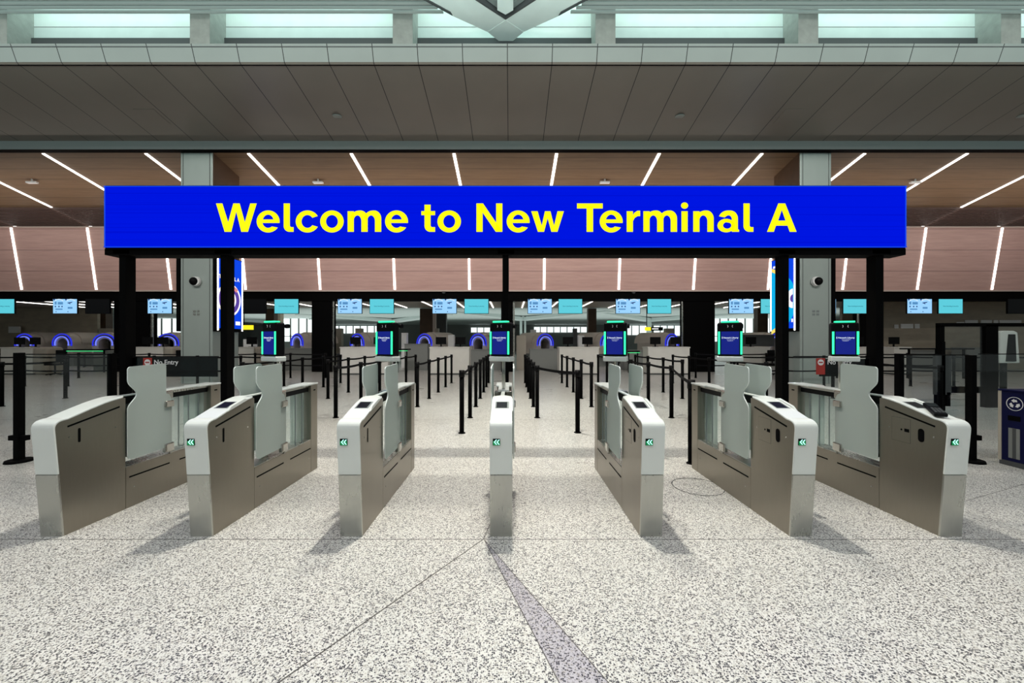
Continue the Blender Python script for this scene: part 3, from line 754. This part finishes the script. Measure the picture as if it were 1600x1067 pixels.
gate(5, 'gate just right of the central gate, third from the right')
gate(6, 'second gate from the right, beside the round floor cover')
gate(7, 'rightmost gate, with a black handset lying on its white top', doors=(-1,))
# handset
gx7 = GX0+PITCH*3
hs = thing('handset', 'black handheld terminal lying on top of the rightmost gate', 'handset', (gx7-.0, GY+.115, .944), 0)
hs.scale = (1.2, 1.15, 1.2)
hs.rotation_euler = (math.radians(15.5), 0, math.radians(-28))
MB().box(-.033, .033, -.095, .095, 0, .024).build('body', 'blacksoft', hs, bevel=.008, seg=3)
kp = MB()
for i in range(3):
    for j in range(4): kp.box(-.024+i*.017, -.012+i*.017, -.075+j*.02, -.062+j*.02, .024, .0265)
kp.build('keypad', 'greydark', hs); MB().box(-.026, .026, .02, .08, .0235, .0255).build('screen', 'screenoff', hs)

# round floor cover
fc = MB().ring((0, 0, 0), .250, .240, 0, .0, 0, 0.001)
cov = MB(); n = 48; vs = []; fs = []
for i in range(n):
    a = 2*PI*i/n; vs += [(.252*math.cos(a), .252*math.sin(a), .0025), (.243*math.cos(a), .243*math.sin(a), .0025)]
for i in range(n): fs.append((2*i, 2*((i+1) % n), 2*((i+1) % n)+1, 2*i+1))
cov.add(vs, fs); o = cov.build('floor_cover_rim', 'greydark'); o.location = (X(1090, 930/(760-VY)), 930/(760-VY), 0)
tag(o, 'round metal rim of a floor cover by the second gate from the right', 'floor cover')

# ---------------------------------------------------------------- queue stanchions
def stanchion(x, y, label, nxt=None, double=False):
    t = thing('belt_stanchion', label, 'stanchion', (x, y, 0), 0, 'queue stanchions')
    MB().tube((0, 0, 0), (0, 0, .012), .060, .055, 20).build('base', 'black', t)
    MB().tube((0, 0, .012), (0, 0, .93), .038, seg=16).build('post', 'black', t)
    MB().tube((0, 0, .92), (0, 0, 1.03), .046, seg=16).build('belt_head', 'blacksoft', t)
    if nxt:
        dx, dy = nxt[0]-x, nxt[1]-y; L = math.hypot(dx, dy); ux, uy = dx/L, dy/L
        for z0 in ((.955, .50) if double else (.955,)):
            a = .0475; pts = []
            n = 8; vs = []; fs = []
            for i in range(n+1):
                s = a+(L-2*a)*i/n; sag = .018*(1-(2*i/n-1)**2)
                for (q, w_) in ((-1, 0), (1, 0), (1, 1), (-1, 1)):
                    vs.append((ux*s-uy*q*.0015, uy*s+ux*q*.0015, z0-sag+w_*.048))
            for i in range(n):
                p, r_ = 4*i, 4*i+4
                for q in range(4): fs.append((p+q, r_+q, r_+(q+1) % 4, p+(q+1) % 4))
            MB().add(vs, fs).build('belt', 'belt', t)
    return t
rows = [
 (-.80, [6.49+1.31*i for i in range(7)], 'first row left of the centre aisle'),
 (.52, [7.8+1.31*i for i in range(6)], 'first row right of the centre aisle'),
 (-2.14, [9.1+1.31*i for i in range(5)], 'second row left of the centre aisle'),
 (1.85, [9.1+1.31*i for i in range(5)], 'second row right of the centre aisle'),
 (-3.44, [7.8+1.31*i for i in range(6)], 'third row left of the centre aisle'),
 (3.16, [7.8+1.31*i for i in range(6)], 'third row right of the centre aisle'),
 (-4.79, [10.4+1.31*i for i in range(4)], 'fourth row left of the centre aisle'),
 (4.50, [10.4+1.31*i for i in range(4)], 'fourth row right of the centre aisle'),
 (-6.15, [9.1+1.31*i for i in range(5)], 'fifth row left of the centre aisle'),
 (5.86, [9.1+1.31*i for i in range(5)], 'fifth row right of the centre aisle'),
 (-11.75, [7.85+1.31*i for i in range(3)], 'far left row behind the glass barrier'),
 (8.5, [7.85+1.31*i for i in range(3)], 'far right row behind the glass barrier'),
]
for x, ys, nm in rows:
    for i, y in enumerate(ys):
        nx = (x, ys[i+1]) if i+1 < len(ys) else None
        stanchion(x, y, 'black belt stanchion, %s from the gates, %s' % (ORD[i], nm), nx)
for sgn, nm in ((-1, 'left'), (1, 'right')):
    for y0, rr in ((13.3, 'nearer'), (16.3, 'farther')):
        xs = [sgn*(7.6+1.45*i) for i in range(8)]
        for i, x in enumerate(xs):
            stanchion(x, y0, 'black two-belt stanchion, %s outward in the %s cross row, %s side' % (ORD[i], rr, nm), (xs[i+1], y0) if i+1 < 8 else None, True)
stanchion(1.10, 6.53, 'single black belt stanchion standing just right of the centre aisle entrance', (.52, 7.8))
stanchion(2.22, 4.88, 'black belt stanchion right behind the second gate from the right', (3.16, 7.8))

# ---------------------------------------------------------------- glass barriers beside and between the posts
def glass_panel(name, label, x0, x1, y, z0, z1, cat='barrier', band=None):
    t = thing(name, label, cat, ((x0+x1)/2, y, 0)); h = (x1-x0)/2
    MB().box(-h, h, -.006, .006, z0, z1).build('pane', 'clear', t)
    MB().box(-h, h, -.012, .012, z1, z1+.012).build('top_rim', 'blacksoft', t)
    if band: MB().box(-h+(band[2] if len(band) > 2 else 0), h, -.009, -.0065, band[0], band[1]).build('dark_band', 'tint', t)
    return t
def glass_post(label, x, y, h, w_=.062, base=True):
    t = thing('barrier_post', label, 'post', (x, y, 0))
    MB().box(-w_/2, w_/2, -.04, .04, 0, h).build('upright', 'black', t, bevel=.004)
    if base: MB().tube((0, 0, 0), (0, 0, .03), .13, .12, 24).build('base', 'black', t)
    MB().box(-.11, .11, -.025, .025, .27, .33).build('clamp', 'black', t)
    return t
glass_post('black barrier post with round base left of the leftmost gate', X(30, 4.95), 4.95, 1.36)
glass_post('black barrier post with round base right of the rightmost gate', X(1517, 4.95), 4.95, 1.33)
glass_post('black barrier post close beside the rightmost post of the sign', X(1405, 5.25), 5.25, 1.34, base=False)
glass_post('black barrier post close beside the leftmost post of the sign', X(175, 5.25), 5.25, 1.34, base=False)
glass_panel('glass_barrier', 'clear glass barrier panel left of the leftmost post of the sign', X(37, 5.1), X(168, 5.1), 5.1, .28, 1.33)
glass_panel('glass_barrier', 'clear glass barrier panel right of the rightmost post of the sign', X(1413, 5.1), X(1512, 5.1), 5.1, .28, 1.32)
glass_panel('glass_barrier', 'clear glass barrier panel at the right edge beyond the recycling bin', X(1530, 5.5), X(1680, 5.5), 5.5, .28, 1.32)
for (p0, p1, nm, sp, hasb) in ((207, 341, 'left', 232, (1.035, 1.29)), (1240, 1357, 'right', 1281, (1.04, 1.27, .33))):
    y = 5.24
    t = glass_panel('no_entry_barrier', 'glass barrier with a red and white No Entry sign behind the %s pair of posts' % nm, X(p0, y), X(p1, y), y, .10, 1.295, 'barrier', hasb)
    cx = (X(p0, y)+X(p1, y))/2; xs = X(sp, y)-cx
    MB().box(xs-.058, xs+.058, -.014, -.010, 1.055 if nm == 'left' else 1.065, 1.285 if nm == 'left' else 1.28).build('red_sign', 'red', t)
    zc = 1.225 if nm == 'left' else 1.225
    disc_ = MB().tube((xs, -.0145, zc), (xs, -.0165, zc), .040, .040, 24).build('sign_disc', 'whitep', t)
    MB().box(xs-.026, xs+.026, -.018, -.0166, zc-.008, zc+.008).build('sign_bar', 'red', t)
    text_mesh('No Entry', .085, 'whitep', t, 'sign_text', (xs+.085, -.016, zc), bold=.012, align='LEFT')

# tall framed glass screen on the right
tf = thing('glass_partition', 'tall clear glass partition in a black frame, behind the recycling bin', 'partition', (0, 9, 0))
MB().box(X(1469, 9), X(1476, 9), 0, .1, 0, 1.86).box(X(1541, 9), X(1560, 9), 0, .12, .0, 1.88).box(X(1469, 9), X(1640, 9), 0, .1, 1.84, 1.92).box(X(1469, 9), X(1560, 9), 0, .1, .33, .47).build('frame', 'black', tf)
MB().box(X(1476, 9), X(1541, 9), .04, .05, .47, 1.84).box(X(1560, 9), X(1640, 9), .04, .05, .47, 1.84).build('pane', 'clear', tf)
tk = thing('information_totem', 'dark slim panel standing in the queue area behind the right glass barrier', 'panel', (X(1472, 8.6), 8.6, 0))
MB().box(-.17, .17, -.03, .03, .35, 1.20).build('panel', 'greydark', tk); MB().box(-.04, .04, -.03, .03, .0, 1.5).box(-.15, -.07, -.03, .03, 0, .4).box(.07, .15, -.03, .03, .1, .4).build('legs', 'black', tk)
wd = thing('body_scanner', 'white upright device with a dark face, beyond the partition at the right edge', 'scanner', (X(1578, 11), 11, 0))
MB().prism([(-.28, .9), (.28, .9), (.22, 1.75), (.12, 1.80), (-.20, 1.80), (-.27, 1.75)], 'y', 0, .3).build('shell', 'white', wd, bevel=.02)
MB().prism([(-.12, .95), (.16, .95), (.13, 1.70), (-.05, 1.70)], 'y', -.02, .0).build('face', 'blacksoft', wd)
MB().tube((0, .15, 0), (0, .15, .9), .07).build('stand', 'blacksoft', wd); MB().tube((0, .15, 0), (0, .15, .08), .28, .1).build('foot', 'white', wd)

# recycling bin
rb = thing('recycling_bin', 'navy blue recycling bin with white arrows emblem at the right edge', 'bin', (6.02, 4.87, 0), math.radians(-92))
MB().box(0, .62, 0, .5, .06, .90).build('body', 'navy', rb, bevel=.006); MB().box(-.03, .004, -.004, .5, .05, .895).build('corner_trim', 'counter2', rb)
MB().box(-.02, .63, .0, .505, .0, .06).build('plinth', 'greydark', rb); MB().box(-.03, .63, -.012, .51, .90, .918).build('lid', 'navy', rb, bevel=.004)
MB().ring((.135, -.004, .755), .082, .076, 0, .003, 0, 2*PI, seg=40).build('emblem', 'whitep', rb)
for q in range(3):
    a = math.radians(90+120*q); c = (.135+.036*math.cos(a), .755+.036*math.sin(a))
    u = (-math.sin(a), math.cos(a)); v = (math.cos(a), math.sin(a))
    P_ = lambda s, r: (c[0]+u[0]*s+v[0]*r, c[1]+u[1]*s+v[1]*r)
    MB().prism([P_(-.026, -.013), P_(.005, -.013), P_(.005, -.022), P_(.031, 0), P_(.005, .022), P_(.005, .013), P_(-.019, .013)], 'y', -.005, -.001).build('emblem', 'whitep', rb)
MB().box(.07, .19, -.004, 0, .55, .61).build('label_plate', 'black', rb)
MB().box(.075, .185, -.004, 0, .10, .46).build('window', 'grey', rb)
MB().box(.115, .15, -.006, -.004, .10, .46).build('window_bar', 'greydark', rb)

# ---------------------------------------------------------------- monitors hanging from the header
MD = 19.25
def monitor(px0, px1, kind, label):
    w_ = (px1-px0)*MD/F; xc = X((px0+px1)/2, MD); z0, z1 = Z(489.5, MD), Z(467.3, MD)
    t = thing('hanging_monitor', label, 'monitor', (xc, MD, 0), 0, 'monitors under the header')
    MB().box(-w_/2-.02, w_/2+.02, .005, .07, z0-.02, z1+.02).build('casing', 'blacksoft', t)
    for sx in (-.3, .3): MB().box(sx-.02, sx+.02, .03, .315, z1-.06, z1-.02).build('bracket', 'black', t)
    m = {'teal': 'teal', 'info': 'info', 'off': 'screenoff'}[kind]
    MB().box(-w_/2, w_/2, -.002, .005, z0, z1).build('screen', m, t)
    hh = z1-z0
    if kind == 'teal':
        text_mesh('Now boarding at security', .072, 'tealtxt', t, 'screen_text', (0, -.004, (z0+z1)/2), bold=.01)
    if kind == 'info':
        for c in (-.25, .25):
            MB().ring((c*w_, 0, z1-.30), .31, .27, -.004, -.003, .25*PI, .75*PI, seg=12).build('screen_arc', 'infohi', t)
            MB().box(c*w_-.27, c*w_-.20, -.004, -.003, z1-.06, z1).build('screen_corner', 'infonavy', t)
            MB().box(c*w_-.16, c*w_-.12, -.004, -.003, z0+.06, z0+.10).build('screen_icon', 'infonavy', t)
        MB().box(-.43*w_, -.35*w_, -.004, -.003, z1-.26, z1-.12).build('screen_icon', 'infogrey', t)
        MB().box(-.30*w_, -.08*w_, -.004, -.003, z1-.26, z1-.14).build('screen_text', 'infogrey', t)
        for q in (-.40, -.25, -.12):
            MB().tube((q*w_, -.004, z0+.33), (q*w_, -.003, z0+.33), .035, seg=12).build('screen_icon', 'infonavy', t)
        MB().box(-.40*w_, -.10*w_, -.004, -.003, z0+.17, z0+.23).build('screen_text', 'infogrey', t)
        MB().prism([(.10*w_, z1-.17), (.32*w_, z1-.13), (.30*w_, z1-.17), (.22*w_, z1-.20), (.22*w_, z1-.27), (.19*w_, z1-.22), (.12*w_, z1-.20)], 'y', -.004, -.003).build('screen_icon', 'infonavy', t)
        MB().box(.12*w_, .32*w_, -.004, -.003, z0+.22, z0+.31).build('screen_text', 'infogrey', t)
mons = [(-15, 22, 'teal'), (83, 120, 'info'), (133.5, 171, 'off'), (231, 268, 'info'), (378, 415, 'off'), (429, 466, 'teal'), (528, 565, 'info'), (578, 615, 'teal'), (676, 713, 'info'), (726, 763, 'teal'),
        (825, 862, 'info'), (873, 909.5, 'teal'), (962.5, 1000, 'info'), (1012, 1048.5, 'teal'), (1139.5, 1177, 'info'), (1189, 1226, 'teal'), (1269, 1306, 'info'), (1318, 1355, 'teal'), (1418, 1456, 'info'), (1467, 1504, 'teal'), (1575, 1612, 'off')]
cnt = {}
for a, b, k in mons:
    cnt[k] = cnt.get(k, 0)+1
    nm = {'teal': 'teal lit hanging monitor, %s teal one from the left', 'info': 'light blue information monitor hanging from the header, %s such from the left', 'off': 'dark switched-off monitor hanging from the header, %s dark one from the left'}[k] % ORD[cnt[k]-1]
    monitor(a, b, k, nm)

# small ceiling cameras under the header
for px in (693, 991):
    o = MB().tube((0, 0, 0), (0, 0, -.08), .10, .05, 16).build('dome_camera', 'greydark'); o.location = (X(px, 19.4), 19.5, 3.92)
    tag(o, 'tiny dark dome camera under the bulkhead %s of the centre' % ('left' if px < 798 else 'right'), 'camera')

# ---------------------------------------------------------------- counters with computers
def counter(px0, px1, d, label, ytop=542, m='counter', curved=0, pcs=()):
    x0, x1 = X(px0, d), X(px1, d); zt = Z(ytop, d)
    t = thing('service_counter', label, 'counter', ((x0+x1)/2, d, 0), 0, 'service counters'); h = (x1-x0)/2
    MB().box(-h, h, .02, .75, .06, zt-.05).build('front', m, t, bevel=.01); MB().box(-h+.03, h-.03, .05, .7, 0, .06).build('plinth', 'greydark', t)
    MB().box(-h-.02, h+.02, 0, .8, zt-.05, zt).build('worktop', 'counter', t)
    if curved: MB().box(h-.001, h+curved*d/F, .02, .75, 0, zt).build('side_panel', 'counter2', t, bevel=.12, seg=4)
    return t, zt
def computer(px, d, zt, label):
    t = thing('computer_monitor', label, 'monitor', (X(px, d), d+.42, zt), 0, 'computer monitors on the counters')
    MB().box(-.24, .24, -.02, .02, .12, .45).build('panel', 'blacksoft', t, bevel=.006)
    MB().box(-.03, .03, .0, .04, .0, .2).build('stand', 'blacksoft', t); MB().box(-.11, .11, -.08, .10, 0, .012).build('foot', 'blacksoft', t)
    return t
CS = [(0, 50, 17.9, 22, 'at the far left edge'), (205, 254, 17.9, 15, 'just left of the left steel column'), (372, 396, 17.9, 9, 'just right of the left steel column'),
      (531, 606, 17.9, 0, 'behind the third gate from the left'), (671, 733, 17.9, 0, 'just left of the central gate'), (874, 936, 17.9, 0, 'just right of the central gate'),
      (1013, 1078, 17.9, 0, 'left of the wide black pier'), (1160, 1204, 17.9, 0, 'between the wide black pier and the right column'), (1336, 1372, 17.9, 0, 'just right of the right steel column'), (1398, 1424, 17.9, 0, 'beside the rightmost sign post')]
for a, b, d, cv, nm in CS:
    t, zt = counter(a, b, d, 'white fronted service counter %s' % nm, 542 if a > 100 else 542.5, 'counter', cv)
    n = 2 if b-a > 45 else 1
    for q in range(n):
        px = a+(b-a)*((q+.5)/n if n > 1 else .5)
        computer(px, d, zt, 'black computer monitor %son the counter %s' % ({0: 'left ', 1: 'right '}[q] if n > 1 else '', nm))
for a, b, d, y, nm in ((440, 487, 20.6, 545, 'left of the black pier, under the ringed scanner'), (735, 784, 20.6, 547, 'directly left of the central dark pier'), (828, 873, 20.6, 546, 'directly right of the central aisle'),
                       (632, 668, 20.6, 538, 'left of the counter beside the central gate'), (1413, 1462, 20.4, 548, 'at the right behind the barrier'), (1510, 1560, 20.6, 544, 'far right behind the partition'),
                       (975, 1010, 20.6, 548, 'right of the counter beside the central gate'), (146, 178, 20.6, 549, 'left of the leftmost sign post')):
    h = MB().box(X(a, d), X(b, d), 0, .7, 0, Z(y, d)).box(X(a, d)-.02, X(b, d)+.02, -.03, .75, Z(y, d), Z(y, d)+.03)
    o = h.build('inspection_table', 'grey'); o.location = (0, d, 0); tag(o, 'grey inspection table %s' % nm, 'table', 'inspection tables')

# black topped high table at right
tb = thing('high_table', 'black topped high table behind the right glass barrier', 'table', (X(1463, 16), 16, 0))
zt = Z(544, 16); MB().box(-1.2, 1.2, -.3, .3, zt-.05, zt).build('tabletop', 'blacksoft', tb)
for sx in (-1.1, 0, 1.1):
    MB().box(sx-.03, sx+.03, -.03, .03, 0, zt-.05).build('leg', 'black', tb)

# scanners with blue light rings
def scanner(px, d, label, r=.62, tilt=0.0):
    t = thing('baggage_scanner', label, 'scanner', (X(px, d), d, 0), tilt, 'baggage scanners with blue rings')
    zc = 1.38
    MB().ring((0, 0, zc), r+.03, r-.30, .02, .5, 0, PI, seg=28).ring((0, 0, zc), r+.10, r-.2, .5, 2.4, 0, PI, seg=28).box(-r-.03, -r+.30, .02, 2.2, .75, zc).box(r-.30, r+.03, .02, 2.2, .75, zc).build('tunnel_shell', 'beige', t)
    MB().ring((0, 0, zc), r, r-.05, -.03, .02, -.25, PI+.25, seg=28).build('light_ring', 'blueled', t)
    MB().ring((0, 0, zc), r-.16, r-.20, -.05, .0, -.3, PI+.3, seg=24).build('light_ring', 'blueled2', t)
    MB().ring((0, 0, zc), r-.08, r-.15, -.02, .01, -.1, PI+.1, seg=24).build('inner_collar', 'adpurple2', t)
    MB().box(-.36, .36, .3, 1.9, .75, 1.0).build('belt_bed', 'blacksoft', t); MB().box(-.33, .33, .9, .95, 1.0, 1.68).build('curtain', 'black', t)
    MB().box(-.6, .6, .1, 2.1, 0, .75).build('base', 'grey', t)
    MB().box(-.30, .30, -1.3, .0, .72, .80).box(-.28, -.22, -1.2, -1.1, 0, .72).box(.22, .28, -1.2, -1.1, 0, .72).build('roller_table', 'greydark', t)
for i, (px, lb) in enumerate(((38, 'at the far left edge'), (97, 'second from the left edge'), (163, 'just left of the leftmost sign post'), (262, 'left of the left steel column'), (464, 'left of the black pier'),
        (558, 'above the counter behind the third gate'), (663, 'left of the counter beside the central gate'), (747, 'directly left of the central scanner post'), (852, 'directly right of the central gate'),
        (950, 'behind the third gate from the right'), (1050, 'left of the wide black pier'), (1212, 'beside the right advertising screen'))):
    scanner(px, 24.2, 'beige baggage scanner with a glowing blue ring, ' + lb, .60, math.radians(0 if px < 120 else 14 if px < 300 else (-28 if px < 798 else 28)))

# small equipment: white cabinets and poles behind the counters
for a, b, y0, y1, d, m, nm in ((522, 533, 513, 540, 27, 'counter2', 'beige cabinet right of the black pier behind the counter'), (555, 565, 513, 522, 27, 'counter2', 'small beige unit above the scanner behind the third gate'),
        (627, 635, 520, 541, 22.5, 'whitep', 'white narrow cabinet right of the third gate scanner'), (700, 709, 523, 541, 23, 'whitep', 'white box between the two monitors left of centre'),
        (680, 685, 513, 541, 27, 'counter2', 'tan slim column unit left of centre'), (807, 822, 524, 575, 20.9, 'counter2', 'tan tall doorway unit right beside the central dark pier'),
        (829, 838, 515, 524, 27, 'whitep', 'small cream box right of the central pillar'), (904, 913, 524, 541, 23, 'whitep', 'white cabinet between the monitors right of centre'),
        (967, 979, 514, 541, 27, 'greydark', 'dark cabinet behind the gate right of the central one'), (1040, 1054, 513, 525, 28, 'counter2', 'violet brown unit above the scanner left of the wide pier'),
        (896, 902, 513, 541, 24, 'greydark', 'dark tall frame right of centre'), (155, 176, 513, 528, 26.75, 'counter2', 'pinkish unit over the scanner by the leftmost sign post'),
        (1157, 1210, 523, 541, 23.5, 'greydark', 'dark low machine beside the right advertising screen'), (380, 395, 530, 542, 21.5, 'whitep', 'white machine right of the left column'),
        (13, 30, 510, 520, 26.5, 'whitep', 'pale screen on the taupe wall at the far left')):
    x0, x1 = X(a, d), X(b, d); z0, z1 = (Z(y1, d), Z(y0, d))
    if d >= 20 and nm.find('screen') < 0: z0 = 0
    o = MB().box(-(x1-x0)/2, (x1-x0)/2, 0, .4 if 'screen' not in nm else .1, 0, z1-z0).build('equipment_cabinet' if 'screen' not in nm else 'wall_screen', m, bevel=.01)
    o.location = ((x0+x1)/2, d, z0); tag(o, nm, 'cabinet' if 'screen' not in nm else 'screen')
# bright wall panels on the taupe walls (lit displays)
for i, (a, b, y0, y1, nm) in enumerate(((1398, 1404, 507, 513, 'leftmost'), (1408, 1427, 506, 513, 'second from the left'), (1430, 1437, 506, 513, 'third from the left'), (1495, 1507, 503, 510, 'fourth from the left'),
        (1508, 1528, 500, 508, 'fifth from the left'), (1533, 1550, 500, 508, 'sixth from the left'), (1553, 1560, 500, 508, 'narrow one between two wide ones'), (1562, 1596, 500, 507, 'widest one at the right edge'))):
    d = 21.64; o = MB().box(X(a, d), X(b, d), 0, .05, Z(y1, d), Z(y0, d)).build('wall_light_panel', 'panelglow'if False else 'whitep'); o.location = (0, d, 0)
    tag(o, 'pale rectangular panel high on the right taupe wall, %s' % nm, 'panel', 'pale panels on the taupe wall')
# green lit roller edge; the two short lines imitate reflections of the kiosks
for (a, b, y, d, nm) in ((72, 161, 548.5, 19.2, 'long green light line on a conveyor left of the leftmost sign post'), (618, 637, 548, 19.0, 'short glowing strip imitating a green reflection right of the third gate scanner'), (981, 1000, 551, 19.0, 'short glowing strip imitating a green reflection right of the fifth gate scanner')):
    t = thing('conveyor_or_reflection', nm, 'conveyor', (X((a+b)/2, d), d, 0)); h = (b-a)/2*d/F; z = Z(y, d)
    MB().box(-h, h, 0, .6, z+.03, z+.09).build('bed', 'blacksoft', t); MB().box(-h, h, -.02, .0, z-.015, z+.015).build('light_line', 'greenline', t)
    MB().box(-h+.05, -h+.1, .1, .15, 0, z+.03).build('leg', 'blacksoft', t); MB().box(h-.1, h-.05, .1, .15, 0, z+.03).build('leg', 'blacksoft', t)

# overhead wayfinding signs
for (a, b, c, y0, y1, d, nm) in ((378, 395, 395, 508, 515, 26.5, 'yellow lit overhead sign beside the left advertising screen'), (1008, 1017, 1036, 511, 516.5, 26.5, 'yellow and black overhead sign right of the fifth gate')):
    t = thing('overhead_sign', nm, 'sign', (X(a, d), d, Z(y1, d)))
    h = Z(y0, d)-Z(y1, d)
    MB().box(0, X(b, d)-X(a, d), 0, .08, 0, h).build('yellow_panel', 'signyel', t)
    if c > b:
        MB().box(X(b, d)-X(a, d), X(c, d)-X(a, d), 0, .08, 0, h).build('black_panel', 'black', t)
        MB().box(X(b, d)-X(a, d)+.08, X(b, d)-X(a, d)+.5, -.01, 0, h*.35, h*.65).build('lettering', 'whitee', t)
    MB().box(.1, .14, .02, .06, h, 4.1-Z(y1, d)).build('hanger', 'black', t)

# office chairs
def chair(px, d, label, rz=0):
    t = thing('office_chair', label, 'chair', (X(px, d), d, 0), rz, 'office chairs')
    MB().box(-.24, .24, -.24, .24, .46, .54).build('seat', 'blacksoft', t, bevel=.03); MB().box(-.22, .22, .2, .26, .62, 1.12).build('backrest', 'blacksoft', t, bevel=.03)
    MB().tube((0, 0, .1), (0, 0, .46), .03, seg=10).build('column', 'blacksoft', t); MB().box(-.02, .02, .22, .25, .5, .7).build('back_bar', 'blacksoft', t)
    b = MB()
    for q in range(5):
        a = 2*PI*q/5; b.tube((0, 0, .1), (.28*math.cos(a), .28*math.sin(a), .05), .02, seg=8)
    b.build('star_base', 'blacksoft', t)
chair(86, 17.4, 'black office chair at the end of the far left counter'); chair(276, 17.3, 'black office chair beside the left steel column'); chair(1212, 17.4, 'black office chair by the right advertising screen')
